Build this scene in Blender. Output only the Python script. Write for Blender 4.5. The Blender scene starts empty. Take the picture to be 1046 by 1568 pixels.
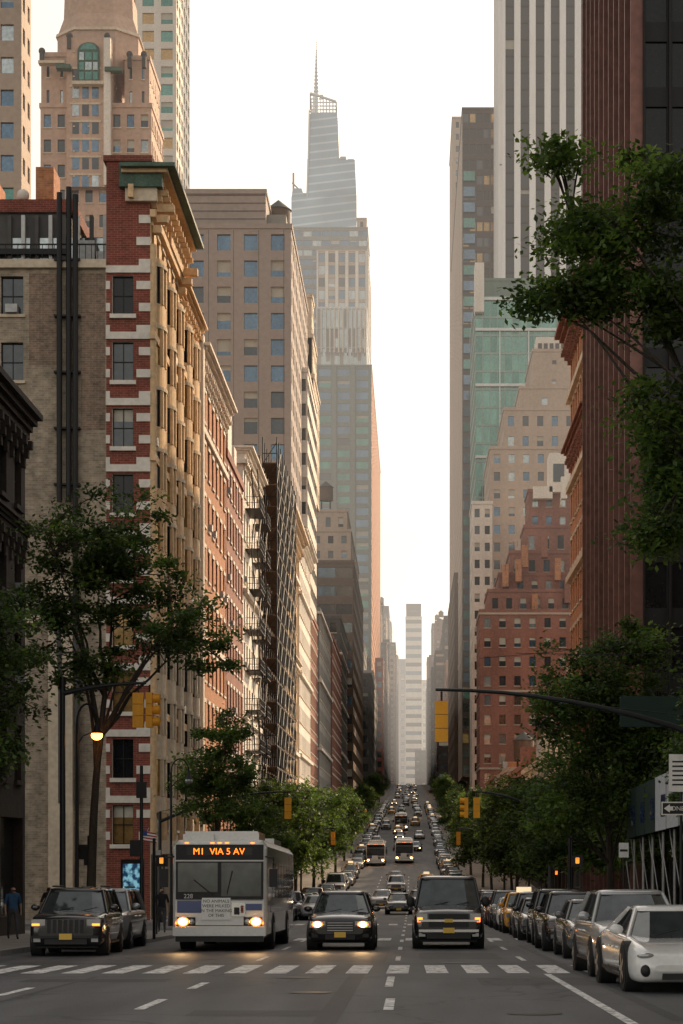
import bpy, math, random
from mathutils import Vector, Matrix
R=random.Random(11)
F=3000.0; VX=630.0; VY=1300.0; CH=1.55
def X(px,d): return (px-VX)*d/F
def Z(py,d): return CH+(VY-py)*d/F

# ---------------------------------------------------------------- terrain profile
PR=[(-80,1.87),(0,0),(60,-1.4),(110,-2.5),(155,-3.1),(200,-2.7),(268,-0.8),(360,4.0),(460,9.0),(700,20.0),(1100,37.5),(1400,44),(1700,46),(2400,46),(9000,46)]
def zr(y):
    if y<=PR[0][0]: return PR[0][1]
    if y>=PR[-1][0]: return PR[-1][1]
    for i in range(len(PR)-1):
        if PR[i][0]<=y<=PR[i+1][0]: break
    def sl(k):
        a=PR[max(0,k-1)];b=PR[min(len(PR)-1,k+1)]
        return (b[1]-a[1])/(b[0]-a[0])
    (x0,y0),(x1,y1)=PR[i],PR[i+1]; h=x1-x0;t=(y-x0)/h
    return (2*t**3-3*t*t+1)*y0+(t**3-2*t*t+t)*h*sl(i)+(-2*t**3+3*t*t)*y1+(t**3-t*t)*h*sl(i+1)

# ---------------------------------------------------------------- materials
def nt(name):
    m=bpy.data.materials.new(name); m.use_nodes=True
    return m,m.node_tree,m.node_tree.nodes['Principled BSDF']
def mat(name,col,rough=.8,metal=0.0,var=.18,scale=.6,bump=.0,spec=.4,coat=0,streak=True,brick=None):
    m,t,b=nt(name); N=t.nodes;L=t.links
    b.inputs['Roughness'].default_value=rough; b.inputs['Metallic'].default_value=metal
    b.inputs['Specular IOR Level'].default_value=spec
    if coat: b.inputs['Coat Weight'].default_value=coat; b.inputs['Coat Roughness'].default_value=.04
    tc=N.new('ShaderNodeTexCoord')
    n1=N.new('ShaderNodeTexNoise'); n1.inputs['Scale'].default_value=scale; n1.inputs['Detail'].default_value=6
    mp=N.new('ShaderNodeMapping'); mp.inputs['Scale'].default_value=(1,1,.25 if streak else 1)
    L.new(tc.outputs['Object'],mp.inputs[0]); L.new(mp.outputs[0],n1.inputs['Vector'])
    n2=N.new('ShaderNodeTexNoise'); n2.inputs['Scale'].default_value=scale*9; n2.inputs['Detail'].default_value=4
    L.new(tc.outputs['Object'],n2.inputs['Vector'])
    ad=N.new('ShaderNodeMath'); ad.operation='ADD'; L.new(n1.outputs['Fac'],ad.inputs[0]); L.new(n2.outputs['Fac'],ad.inputs[1])
    mr=N.new('ShaderNodeMapRange'); mr.inputs[1].default_value=.6; mr.inputs[2].default_value=1.4
    mr.inputs[3].default_value=1-var*1.6; mr.inputs[4].default_value=1+var
    L.new(ad.outputs[0],mr.inputs[0])
    vm=N.new('ShaderNodeVectorMath'); vm.operation='SCALE'
    if brick:
        sx=N.new('ShaderNodeSeparateXYZ'); L.new(tc.outputs['Object'],sx.inputs[0])
        a=N.new('ShaderNodeMath'); L.new(sx.outputs[0],a.inputs[0]); L.new(sx.outputs[1],a.inputs[1])
        c=N.new('ShaderNodeCombineXYZ'); L.new(a.outputs[0],c.inputs[0]); L.new(sx.outputs[2],c.inputs[1])
        bt=N.new('ShaderNodeTexBrick'); L.new(c.outputs[0],bt.inputs['Vector'])
        bt.inputs['Color1'].default_value=(*col,1); bt.inputs['Color2'].default_value=(*[k*.68 for k in col],1)
        bt.inputs['Mortar'].default_value=(*brick,1); bt.inputs['Scale'].default_value=1
        bt.inputs['Brick Width'].default_value=.34; bt.inputs['Row Height'].default_value=.12; bt.inputs['Mortar Size'].default_value=.012
        L.new(bt.outputs['Color'],vm.inputs[0])
    else:
        vm.inputs[0].default_value=col
    L.new(mr.outputs[0],vm.inputs['Scale']); L.new(vm.outputs[0],b.inputs['Base Color'])
    if bump:
        bp=N.new('ShaderNodeBump'); bp.inputs['Strength'].default_value=bump; bp.inputs['Distance'].default_value=.03
        L.new(n2.outputs['Fac'],bp.inputs['Height']); L.new(bp.outputs[0],b.inputs['Normal'])
    return m
def emis(name,col,s):
    m,t,b=nt(name); b.inputs['Base Color'].default_value=(*[min(1,c) for c in col],1)
    b.inputs['Emission Color'].default_value=(*col,1); b.inputs['Emission Strength'].default_value=s
    return m
def glass(name,col,rough=.08,metal=.35,spec=.8,bump=.25):
    m=mat(name,col,rough,metal,.35,.35,0,spec)
    t=m.node_tree;N=t.nodes;L=t.links;b=N['Principled BSDF']
    n=N.new('ShaderNodeTexNoise'); n.inputs['Scale'].default_value=.5; n.inputs['Detail'].default_value=1
    tc=N.new('ShaderNodeTexCoord'); L.new(tc.outputs['Object'],n.inputs['Vector'])
    bp=N.new('ShaderNodeBump'); bp.inputs['Strength'].default_value=bump; bp.inputs['Distance'].default_value=.08
    L.new(n.outputs['Fac'],bp.inputs['Height']); L.new(bp.outputs[0],b.inputs['Normal'])
    return m
def banded(name,c1,c2,period,frac):
    m,t,b=nt(name);N=t.nodes;L=t.links
    tc=N.new('ShaderNodeTexCoord');sx=N.new('ShaderNodeSeparateXYZ');L.new(tc.outputs['Object'],sx.inputs[0])
    k=N.new('ShaderNodeMath');k.operation='MULTIPLY_ADD';k.inputs[1].default_value=-.12;L.new(sx.outputs[0],k.inputs[0]);L.new(sx.outputs[2],k.inputs[2])
    def stripe(out,per,fr):
        a=N.new('ShaderNodeMath');a.operation='DIVIDE';a.inputs[1].default_value=per;L.new(out,a.inputs[0])
        f=N.new('ShaderNodeMath');f.operation='FRACT';L.new(a.outputs[0],f.inputs[0])
        g=N.new('ShaderNodeMath');g.operation='GREATER_THAN';g.inputs[1].default_value=fr;L.new(f.outputs[0],g.inputs[0]);return g.outputs[0]
    s=stripe(k.outputs[0],period,frac)
    n=N.new('ShaderNodeTexNoise');n.inputs['Scale'].default_value=.05;n.inputs['Detail'].default_value=5;mp=N.new('ShaderNodeMapping');mp.inputs['Scale'].default_value=(1,1,1.2);L.new(tc.outputs['Object'],mp.inputs[0]);L.new(mp.outputs[0],n.inputs['Vector'])
    mx=N.new('ShaderNodeMix');mx.data_type='RGBA';mx.inputs[6].default_value=(*c2,1);mx.inputs[7].default_value=(*c1,1);L.new(s,mx.inputs[0])
    mr=N.new('ShaderNodeMapRange');mr.inputs[1].default_value=.3;mr.inputs[2].default_value=.7;mr.inputs[3].default_value=.7;mr.inputs[4].default_value=1.3;L.new(n.outputs['Fac'],mr.inputs[0])
    vm=N.new('ShaderNodeVectorMath');vm.operation='SCALE';L.new(mx.outputs[2],vm.inputs[0]);L.new(mr.outputs[0],vm.inputs['Scale']);L.new(vm.outputs[0],b.inputs['Base Color'])
    b.inputs['Metallic'].default_value=.5;b.inputs['Roughness'].default_value=.2
    return m
G_d=glass('window_dark',(.045,.052,.058)); G_d2=glass('window_black',(.012,.013,.015),.18,.1,.35)
G_b=glass('window_blue',(.10,.16,.22),.08,.6); G_g=glass('window_green',(.12,.27,.22),.08,.55)
G_g2=glass('window_green_deep',(.075,.19,.155),.1,.6); G_l=glass('window_pale',(.38,.42,.42),.1,.6)
G_w=glass('window_warm',(.42,.26,.10),.15,.5)
BL=mat('window_blind',(.5,.47,.4),.8,var=.1)
GL=[G_d,G_d,G_d2,G_d,G_b]
M_tan=mat('tan_brick',(.45,.355,.26),.85,var=.34,scale=.3,bump=.3,brick=(.44,.38,.30))
M_red=mat('red_brick',(.26,.060,.040),.85,var=.25,scale=.4,bump=.3,brick=(.28,.15,.11))
M_red2=mat('brown_red_brick',(.28,.125,.09),.85,var=.25,scale=.3)
M_org=mat('orange_brick',(.55,.225,.10),.85,var=.22,scale=.4,brick=(.48,.28,.18))
M_cream=mat('cream_stone',(.64,.53,.40),.75,var=.2,scale=.4,bump=.3)
M_sunglow=mat('sunglow_limestone',(.72,.49,.28),.75,var=.22,scale=.4,bump=.4)  # cream stone tinted warmer: orange sun glow put into the base colour
M_white=mat('white_stone',(.74,.68,.60),.75,var=.15,scale=.4,bump=.2)
M_pink=mat('grey_pink_panel',(.37,.31,.275),.8,var=.1,scale=.2)
M_beige=mat('beige_stone',(.47,.365,.285),.8,var=.14,scale=.2)
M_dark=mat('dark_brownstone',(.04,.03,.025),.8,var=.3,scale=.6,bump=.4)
M_bron=mat('bronze_mullion',(.20,.095,.075),.4,.4,var=.3,scale=.2)
M_brd=mat('bronze_dark',(.014,.010,.010),.5,.2,var=.3,scale=.2)
M_grey=mat('grey_concrete',(.27,.26,.24),.85,var=.15,scale=.2)
M_dgrey=mat('dark_concrete',(.10,.095,.09),.85,var=.2,scale=.2)
M_brn=mat('brown_panel',(.14,.09,.06),.8,var=.2,scale=.2)
M_copper=mat('green_copper',(.085,.14,.10),.6,var=.4,scale=1.2)
M_blk=mat('black_iron',(.015,.015,.016),.5,.3,var=.2,scale=2)
M_steel=mat('painted_steel',(.03,.033,.035),.45,.5,var=.2,scale=2)
M_whm=mat('white_frame',(.62,.62,.6),.6,var=.1)
M_roof=mat('roof_membrane',(.12,.115,.11),.9)
M_gfr=mat('glass_mullion',(.22,.30,.27),.4,.5,var=.1)
M_lfr=mat('pale_mullion',(.55,.56,.55),.4,.4,var=.1)
M_hvac=mat('galvanised_metal',(.4,.4,.39),.5,.5,var=.2)

# ---------------------------------------------------------------- mesh builder
class MB:
    def __init__(s): s.v=[];s.f=[];s.m=[];s.mats=[];s.sm=[]
    def mi(s,mt):
        if mt not in s.mats: s.mats.append(mt)
        return s.mats.index(mt)
    def poly(s,pts,mt,sm=False):
        n=len(s.v); s.v.extend(pts); s.f.append(tuple(range(n,n+len(pts)))); s.m.append(s.mi(mt)); s.sm.append(sm)
    def box(s,x0,x1,y0,y1,z0,z1,mt):
        if x0>x1:x0,x1=x1,x0
        n=len(s.v); s.v.extend([(x0,y0,z0),(x1,y0,z0),(x1,y1,z0),(x0,y1,z0),(x0,y0,z1),(x1,y0,z1),(x1,y1,z1),(x0,y1,z1)])
        for q in ((0,3,2,1),(4,5,6,7),(0,1,5,4),(1,2,6,5),(2,3,7,6),(3,0,4,7)):
            s.f.append(tuple(n+k for k in q)); s.m.append(s.mi(mt)); s.sm.append(False)
    def loft(s,rings,mt,cap=True,sm=True,closed=True):
        n=len(s.v);k=len(rings[0])
        for r in rings: s.v.extend(r)
        mi=s.mi(mt)
        for i in range(len(rings)-1):
            for j in range(k if closed else k-1):
                a=n+i*k+j;b=n+i*k+(j+1)%k
                s.f.append((a,b,b+k,a+k)); s.m.append(mi); s.sm.append(sm)
        if cap:
            for r,rev in ((rings[0],True),(rings[-1],False)):
                s.poly(list(reversed(r)) if rev else list(r),mt)
    def tube(s,pts,rad,mt,n=6,cap=True):
        rings=[]; pts=[Vector(p) for p in pts]
        if not isinstance(rad,(list,tuple)): rad=[rad]*len(pts)
        for i,p in enumerate(pts):
            d=(pts[min(i+1,len(pts)-1)]-pts[max(i-1,0)])
            if d.length<1e-6: d=Vector((0,0,1))
            d.normalize(); a=Vector((1,0,0))
            if abs(d.z)<.95: a=d.cross(Vector((0,0,1)))
            a=(a-d*a.dot(d)).normalized(); b=d.cross(a)
            rings.append([tuple(p+(a*math.cos(2*math.pi*j/n)+b*math.sin(2*math.pi*j/n))*rad[i]) for j in range(n)])
        s.loft(rings,mt,cap)
    def cylx(s,x0,x1,y,z,r,mt,n=20):
        s.loft([[(xx,y+r*math.cos(2*math.pi*j/n),z+r*math.sin(2*math.pi*j/n)) for j in range(n)] for xx in (x0,x1)],mt)
    def ball(s,c,r,mt,n=10):
        rx,ry,rz=r if isinstance(r,tuple) else (r,r,r)
        rings=[]
        for i in range(n+1):
            th=math.pi*i/n; rr=max(math.sin(th),.01)
            rings.append([(c[0]+rx*rr*math.cos(2*math.pi*j/12),c[1]+ry*rr*math.sin(2*math.pi*j/12),c[2]-rz*math.cos(th)) for j in range(12)])
        s.loft(rings,mt)
    def mesh(s,name):
        me=bpy.data.meshes.new(name); me.from_pydata(s.v,[],s.f)
        for m in s.mats: me.materials.append(m)
        me.polygons.foreach_set('material_index',s.m); me.polygons.foreach_set('use_smooth',s.sm); me.update()
        return me
    def obj(s,name,loc=(0,0,0),rot=None,parent=None):
        return inst(s.mesh(name),name,loc,rot,parent)
def inst(me,name,loc=(0,0,0),rot=None,parent=None,scale=None):
    o=bpy.data.objects.new(name,me); bpy.context.scene.collection.objects.link(o); o.location=loc
    if rot: o.rotation_euler=rot
    if scale: o.scale=scale
    if parent: o.parent=parent
    return o

# ---------------------------------------------------------------- facades
class Face:
    def __init__(s,mb,p,u): s.mb=mb;s.p=p;s.u=u;s.n=(u[1],-u[0])
    def P(s,a,z,o): return (s.p[0]+s.u[0]*a+s.n[0]*o,s.p[1]+s.u[1]*a+s.n[1]*o,z)
    def Q(s,a0,a1,b0,b1,o,m): s.mb.poly([s.P(a0,b0,o),s.P(a1,b0,o),s.P(a1,b1,o),s.P(a0,b1,o)],m)
    def B(s,a0,a1,b0,b1,o0,o1,m):
        P=s.P; s.Q(a0,a1,b0,b1,o1,m); mb=s.mb
        mb.poly([P(a0,b0,o0),P(a0,b0,o1),P(a0,b1,o1),P(a0,b1,o0)],m)
        mb.poly([P(a1,b0,o1),P(a1,b0,o0),P(a1,b1,o0),P(a1,b1,o1)],m)
        mb.poly([P(a0,b1,o1),P(a1,b1,o1),P(a1,b1,o0),P(a0,b1,o0)],m)
        mb.poly([P(a0,b0,o0),P(a1,b0,o0),P(a1,b0,o1),P(a0,b0,o1)],m)
    def win(s,a0,a1,b0,b1,rec,wall,gl,near=False,frame=None,sill=None,lint=None,blind=.25):
        P=s.P;mb=s.mb;r=-rec
        mb.poly([P(a0,b0,0),P(a0,b0,r),P(a0,b1,r),P(a0,b1,0)][::-1],wall)
        mb.poly([P(a1,b0,r),P(a1,b0,0),P(a1,b1,0),P(a1,b1,r)][::-1],wall)
        mb.poly([P(a0,b0,0),P(a1,b0,0),P(a1,b0,r),P(a0,b0,r)],wall)
        mb.poly([P(a0,b1,r),P(a1,b1,r),P(a1,b1,0),P(a0,b1,0)],wall)
        g=R.choice(gl)
        if R.random()<blind:
            f=b1-(b1-b0)*R.uniform(.2,.75)
            s.Q(a0,a1,b0,f,r,g); s.Q(a0,a1,f,b1,r,BL)
        else: s.Q(a0,a1,b0,b1,r,g)
        if near:
            fm=frame or M_blk; t=.05
            s.B(a0,a0+t,b0,b1,r,r+.05,fm); s.B(a1-t,a1,b0,b1,r,r+.05,fm)
            mid=(b0+b1)/2; s.B(a0+t,a1-t,mid-t/2,mid+t/2,r,r+.05,fm)
            s.B(a0+t,a1-t,b1-t,b1,r,r+.05,fm); s.B(a0+t,a1-t,b0,b0+t,r,r+.05,fm)
            if near==2: s.B((a0+a1)/2-.02,(a0+a1)/2+.02,b0+t,b1-t,r,r+.045,fm)
            if R.random()<.14: s.B((a0+a1)/2-.32,(a0+a1)/2+.32,b0+.06,b0+.5,r+.06,.28,M_hvac)
        if sill: s.B(a0-.12,a1+.12,b0-.16,b0,0,.12,sill)
        if lint: s.B(a0-.15,a1+.15,b1,b1+.28,0,.08,lint)
    def grid(s,W,z0,z1,st):
        wall=st['wall'];gl=st.get('glass',GL);near=st.get('near',False)
        nx=max(1,round(W/st.get('bay',3)));ny=max(1,round((z1-z0)/st.get('fh',3.6)))
        cw=W/nx;ch=(z1-z0)/ny;ww=cw*st.get('wf',.45);wh=ch*st.get('hf',.55);so=(ch-wh)*.45;rec=st.get('rec',.25)
        band=st.get('band',wall)
        prev=z0
        for j in range(ny):
            b0=z0+j*ch+so;b1=b0+wh
            s.Q(0,W,prev,b0,0,band)
            pa=0
            for i in range(nx):
                a0=i*cw+(cw-ww)/2;a1=a0+ww
                if a0-pa>.001: s.Q(pa,a0,b0,b1,0,wall)
                pa=a1
                s.win(a0,a1,b0,b1,rec,wall,gl,near,st.get('frame'),st.get('sill'),st.get('lint'),st.get('blind',.2))
            if W-pa>.001: s.Q(pa,W,b0,b1,0,wall)
            prev=b1
        s.Q(0,W,prev,z1,0,band)
        if 'pier' in st:
            pm,pw,pd=st['pier']
            for i in range(nx+1):
                c=i*cw; a0=max(0,c-pw/2);a1=min(W,c+pw/2)
                s.B(a0,a1,z0,z1,0.003,pd,pm)
        if 'belt' in st:
            k,bm,bd,bh=st['belt']
            for j in range(k,ny+1,k):
                zz=z0+j*ch-bh*.5
                s.B(-bd*.5,W+bd*.5,zz-bh/2,zz+bh/2,0.002,bd,bm)
SHOP=dict(bay=4.2,fh=4.6,wf=.82,hf=.72,rec=.35,blind=.05,wall=M_dgrey,glass=[G_d,G_d2,G_d,G_w])
AWN=[mat('awning_green',(.02,.09,.05),.8),mat('awning_red',(.3,.03,.03),.8),mat('awning_dark',(.03,.03,.035),.8),mat('awning_cream',(.5,.45,.36),.8)]
def tank(mb,x,y,z,r=1.7,h=3.6):
    for dx,dy in ((-1,-1),(1,-1),(1,1),(-1,1)): mb.box(x+dx*r*.6-.1,x+dx*r*.6+.1,y+dy*r*.6-.1,y+dy*r*.6+.1,z,z+2.6,M_blk)
    n=16; C=lambda rr,zz:[(x+rr*math.cos(2*math.pi*j/n),y+rr*math.sin(2*math.pi*j/n),zz) for j in range(n)]
    mb.loft([C(r,z+2.6),C(r,z+2.6+h)],M_brn); mb.loft([C(r*1.1,z+2.6+h),C(.05,z+4+h)],M_dgrey)
def tier(mb,x0,x1,y0,y1,z0,z1,st,side,shop=False,cop=True,wst=None,clut=False):
    wall=st['wall']; st2=wst or st
    s=Face(mb,(x0,y0),(1,0)); zb=z0
    e=Face(mb,(x1,y0),(0,1)) if side=='L' else Face(mb,(x0,y1),(0,-1))
    if shop:
        sh=dict(SHOP); sh['wall']=R.choice([wall,M_dgrey,M_grey,M_dark])
        s.Q(0,x1-x0,z0-4,z0,0,wall); e.Q(0,y1-y0,z0-4,z0,0,wall)
        zb=z0+4.8; s.grid(x1-x0,z0,zb,sh); e.grid(y1-y0,z0,zb,sh)
        a=1.
        while a<y1-y0-4:
            if R.random()<.55:
                w=R.uniform(2.5,4);c=R.choice(AWN)
                P=e.P; mb.poly([P(a,z0+3.4,0.01),P(a,z0+2.6,1.3),P(a+w,z0+2.6,1.3),P(a+w,z0+3.4,0.01)],c)
                mb.poly([P(a,z0+2.6,1.3),P(a,z0+2.35,1.3),P(a+w,z0+2.35,1.3),P(a+w,z0+2.6,1.3)],c)
            a+=R.uniform(4,6)
    s.grid(x1-x0,zb,z1,st); e.grid(y1-y0,zb,z1,st2)
    ox=x0 if side=='L' else x1
    mb.poly([(ox,y0,z0),(ox,y1,z0),(ox,y1,z1),(ox,y0,z1)],wall)
    mb.poly([(x0,y1,z0),(x1,y1,z0),(x1,y1,z1),(x0,y1,z1)],wall)
    if cop: mb.box(x0-.15,x1+.15,y0-.15,y1+.15,z1,z1+.6,st.get('cop',wall))
    else: mb.poly([(x0,y0,z1),(x1,y0,z1),(x1,y1,z1),(x0,y1,z1)],M_roof)
    if clut:
        xe=x1 if side=='L' else x0; sg=-1 if side=='L' else 1
        for _ in range(3):
            a=xe+sg*R.uniform(1,5); yy=R.uniform(y0+1,y1-4); mb.box(a,a+sg*R.uniform(2,4),yy,yy+3,z1+.6,z1+R.uniform(1.6,4.5),R.choice([wall,M_dgrey,M_hvac]))
        if R.random()<.6: tank(mb,xe+sg*R.uniform(3,6),y0+4,z1+.6,1.6,3)
def cornice(mb,x0,x1,y0,y1,z,side,d,h,m,bm=None):
    n=5; bm=bm or m
    for i in range(n):
        k=((i+1)/n)**1.6
        a0=x0-(.05 if side=='L' else d*k);a1=x1+(d*k if side=='L' else .05)
        mb.box(a0,a1,y0-d*k*.8,y1+d*k*.3,z-h+h*i/n,z-h+h*(i+1)/n-.004,m if i>3 else bm)
    yy=y0+.3
    while yy<y1:
        for (dd,za,zb) in ((.62,-.3,-.003),(.4,-.6,-.303),(.2,-.95,-.603)):
            if side=='L': mb.box(x1+.002,x1+d*dd,yy,yy+.26,z-h+za,z-h+zb,bm)
            else: mb.box(x0-d*dd,x0-.002,yy,yy+.26,z-h+za,z-h+zb,bm)
        yy+=1.0
    xx=x0+.3
    while xx<x1-.3:
        mb.box(xx,xx+.28,y0-d*.5,y0-.002,z-h-.7,z-h-.003,bm); xx+=1.1

# ================================================================ LEFT SIDE
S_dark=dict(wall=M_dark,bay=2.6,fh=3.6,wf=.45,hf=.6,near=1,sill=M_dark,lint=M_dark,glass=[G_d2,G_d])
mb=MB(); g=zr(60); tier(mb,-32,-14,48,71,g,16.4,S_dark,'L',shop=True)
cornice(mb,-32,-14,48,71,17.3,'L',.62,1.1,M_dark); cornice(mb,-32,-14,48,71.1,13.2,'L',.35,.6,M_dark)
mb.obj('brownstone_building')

# --- tan brick building with quoined corner and bay facade
mb=MB(); D0=105.;g=zr(108)-.5
S=Face(mb,(-36,D0),(1,0)); top=33.0
wins=[]
def wl(mbf,W,z0,z1,wins,wall):
    xs=sorted({0,W}|{a for w in wins for a in w[:2]}); zs=sorted({z0,z1}|{b for w in wins for b in w[2:4]})
    for i in range(len(xs)-1):
        for j in range(len(zs)-1):
            cx=(xs[i]+xs[i+1])/2;cz=(zs[j]+zs[j+1])/2
            if any(w[0]<cx<w[1] and w[2]<cz<w[3] for w in wins): continue
            mbf.Q(xs[i],xs[i+1],zs[j],zs[j+1],0,wall)
W=36-16.35
rows=[30.2-3.55*k for k in range(9)]
for zi,zb in enumerate(rows):
    for c in (2.4,5.6,8.8,11.9,14.6):
        if c<14 or zi<3 or zi>4: wins.append((c-.6,c+.6,zb,zb+2.05))
wl(S,W,g-2,top,wins,M_tan)
for w in wins: S.win(*w,.28,M_tan,[G_d,G_d2,G_d,G_w],2,M_blk,M_cream,None,.3)
M_patch=mat('brown_brick_patch',(.30,.20,.145),.85,var=.35,scale=.5,brick=(.32,.26,.2))
S.Q(15.5,17.0,27.5,32.4,.012,M_patch); S.Q(18.3,19.6,24,32.4,.012,M_patch); S.Q(0.1,8,24.5,25.6,.012,M_patch)
S.B(0,W,top-.35,top+.1,.002,.25,M_cream); S.B(0,W,top-3.55*5-1.6,top-3.55*5-1.2,.002,.2,M_cream)
S.B(16.6,17.9,g,top-17,.002,.35,M_cream); S.B(12.4,13.0,g,top-17,.002,.3,M_cream)
C=Face(mb,(-16.35,D0),(1,0)); cw=[(.32,1.45,zb,zb+2.1) for zb in rows]
wl(C,2.35,g-2,38.4,cw,M_red)
for w in cw:
    C.win(*w,.3,M_white,[G_d,G_d2,G_w],2,M_blk,None,None,.3)
    C.B(-.02,2.37,w[3]+.12,w[3]+.5,.002,.1,M_white)
    C.B(.2,1.6,w[2]-.22,w[2],.002,.16,M_white)
z=g+5;k=0
while z<35.5:
    C.B(1.62 if k%2 else 1.75,2.37,z,z+.44,.003,.07,M_white)
    if z<32.5: C.B(-.02,.2,z,z+.44,.003,.07,M_white)
    z+=1.18;k+=1
mb.box(-16.35,-14.4,D0+.3,D0+6,top,38.4,M_red); mb.box(-16.5,-13.9,D0-.12,D0+6.1,38.4,38.7,M_red)
mb.box(-36,-16.4,D0+.3,D0+12,top-.4,top-.3,M_roof)
mb.box(-36,-18.8,D0+3,D0+11,top-.3,36.6,M_dgrey); mb.box(-36,-18.6,D0+2.8,D0+11,36.6,37.3,M_red)
mb.box(-20.9,-19.9,D0+4,D0+6,37.3,39.5,M_org); mb.box(-24,-23,D0+4,D0+6,37.3,38.7,M_org)
mb.ball((-21.6,D0+4,37.9),.35,M_white)
for i in range(9): mb.box(-22.2+i*.75,-22.0+i*.75,D0+2.7,D0+2.98,top,36.4,M_whm if i%2 else M_dgrey)
for i in range(4): mb.box(-22.0+i*1.5,-21.0+i*1.5,D0+2.92,D0+2.99,top+.6,35.2,G_l)
mb.box(-36,-16.4,D0+.2,D0+.3,top+1.0,top+1.06,M_blk)
for i in range(60): mb.box(-36+i*.33,-35.97+i*.33,D0+.2,D0+.25,top+.1,top+1.0,M_blk)
mb.box(-36,-18.9,D0+2.5,D0+2.9,34.2,34.5,M_blk)
for x,w,h in ((-18.3,1.0,34.8),(-17.2,.7,34.2)): mb.box(x,x+w,D0+2,D0+4,top-.3,h,M_hvac)
for x,zt in ((-18.8,36.6),(-18.3,36.9),(-17.95,36.5)):
    mb.tube([(x,D0-.35,Z(770,105)if x<-18 else 14),(x,D0-.35,zt)],.15,M_blk,10)
for x in (-18.9,-18.0):
    mb.tube([(x,D0-.35,15),(x+.15,D0-.3,10),(x+.15,D0-.3,4)],.14,M_dgrey,8)
for z in range(12,36,3): mb.box(-19.1,-17.7,D0-.4,D0-.003,z,z+.1,M_blk)
# avenue facade
E=Face(mb,(-14,D0),(0,1)); 
S_bay=dict(wall=M_sunglow,bay=2.15,fh=3.55,wf=.5,hf=.62,near=1,sill=M_sunglow,lint=M_cream,glass=[G_d,G_d2,G_w],belt=(2,M_sunglow,.3,.4))
E.Q(0,23,g-3,g,0,M_cream)
sh=dict(SHOP);sh['wall']=M_cream;E.grid(23,g,g+5,sh)
zm=g+5+3.55*4
E.grid(13,g+5,zm,dict(S_bay,wall=M_cream,sill=M_white)); E.grid(13,zm,35.8,S_bay)
E2=Face(mb,(-14,D0+13),(0,1)); E2.grid(10,g+5,zm,dict(S_bay,wall=M_cream)); E2.grid(10,zm,34.2,S_bay)
mb.box(-14.6,-13.5,D0+22.2,D0+23,g,35,M_white)
for c in (2.6,7.0,11.0,15.6,19.6):
    n=10
    ring=lambda z,r:[(-14+max(0,math.sin(math.pi*j/n))*r,D0+c-math.cos(math.pi*j/n)*1.15,z) for j in range(n+1)]
    z=g+6.5
    while z<32.5:
        ms=M_sunglow if z>12 else M_cream
        mb.loft([ring(z,.50),ring(z+.9,.50)],ms,sm=False)
        mb.loft([ring(z+.9,.43),ring(z+2.9,.43)],R.choice([G_d,G_d2,G_w]),cap=False)
        mb.loft([ring(z+2.9,.60),ring(z+3.1,.60)],M_cream,sm=False); mb.loft([ring(z+3.1,.50),ring(z+3.35,.50)],ms,sm=False)
        for j in (0,3,5,7,10):
            a=math.pi*j/n; xx=-14+math.sin(a)*.48; yy=D0+c-math.cos(a)*1.12
            mb.box(xx-.09,xx+.08,yy-.14,yy+.14,z+.9,z+2.9,ms)
        z+=3.35
for c in (.25,4.8,9.1,12.9,17.6,21.8):
    mb.tube([(-13.95,D0+c,g+5),(-13.95,D0+c,34)],.26,M_sunglow,8)
mb.box(-16,-13.6,D0+6.1,D0+13,35.8,36.6,M_sunglow)
cornice(mb,-15.4,-14,D0+.1,D0+13,38.0,'L',1.45,1.0,M_copper,M_sunglow)
mb.box(-15.6,-13.3,D0-.5,D0+.098,36.9,38.2,M_copper); mb.box(-15.3,-13.6,D0-.3,D0+.098,36.2,36.9,M_cream)
for yy in (D0+.6,D0+12.2):
    for s_ in (0,.35,.7): mb.box(-13.95,-12.8-s_,yy,yy+.5,35.9-s_*1.6,36.3-s_*1.6,M_sunglow)
mb.box(-36,-14.02,D0+13,D0+23,34.3,34.9,M_cream); mb.box(-36,-15,D0+6,D0+13,35,36.2,M_roof)
cornice(mb,-15.4,-14,D0+13.6,D0+23,35.6,'L',.7,.8,M_sunglow)
mb.poly([(-36,D0+23,g),(-14,D0+23,g),(-14,D0+23,34.3),(-36,D0+23,34.3)],M_tan)
mb.obj('ornate_apartment_building')

def bld(name,tiers,side,extra=None):
    mb=MB()
    for t in tiers: tier(mb,*t[:6],t[6],side,**(t[7] if len(t)>7 else {}))
    if extra: extra(mb)
    return mb.obj(name)
def gz(y): return zr(y)
st_org=dict(wall=M_org,bay=2.6,fh=3.4,wf=.42,hf=.58,sill=M_white,lint=M_white,near=1)
bld('orange_brick_building',[(-34,-14,128.4,147.6,gz(138),33.2,dict(st_org,belt=(4,M_white,.25,.4)),dict(shop=True))],'L',lambda mb:(cornice(mb,-34,-14,128.4,147.6,34.6,'L',.9,1.0,M_white)))
def ex(mb):
    mb.box(-16,-13.9,148.4,151.5,31.5,36.3,M_white); mb.box(-16.5,-14.1,156,158,31.5,33.6,M_white)
bld('brick_walkup_building',[(-34,-14,148,162.5,gz(155),31.2,dict(st_org,wall=M_red2),dict(shop=True))],'L',ex)
st_wh=dict(wall=M_white,bay=2.8,fh=3.4,wf=.45,hf=.6,sill=M_cream,belt=(3,M_white,.4,.4))
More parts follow.
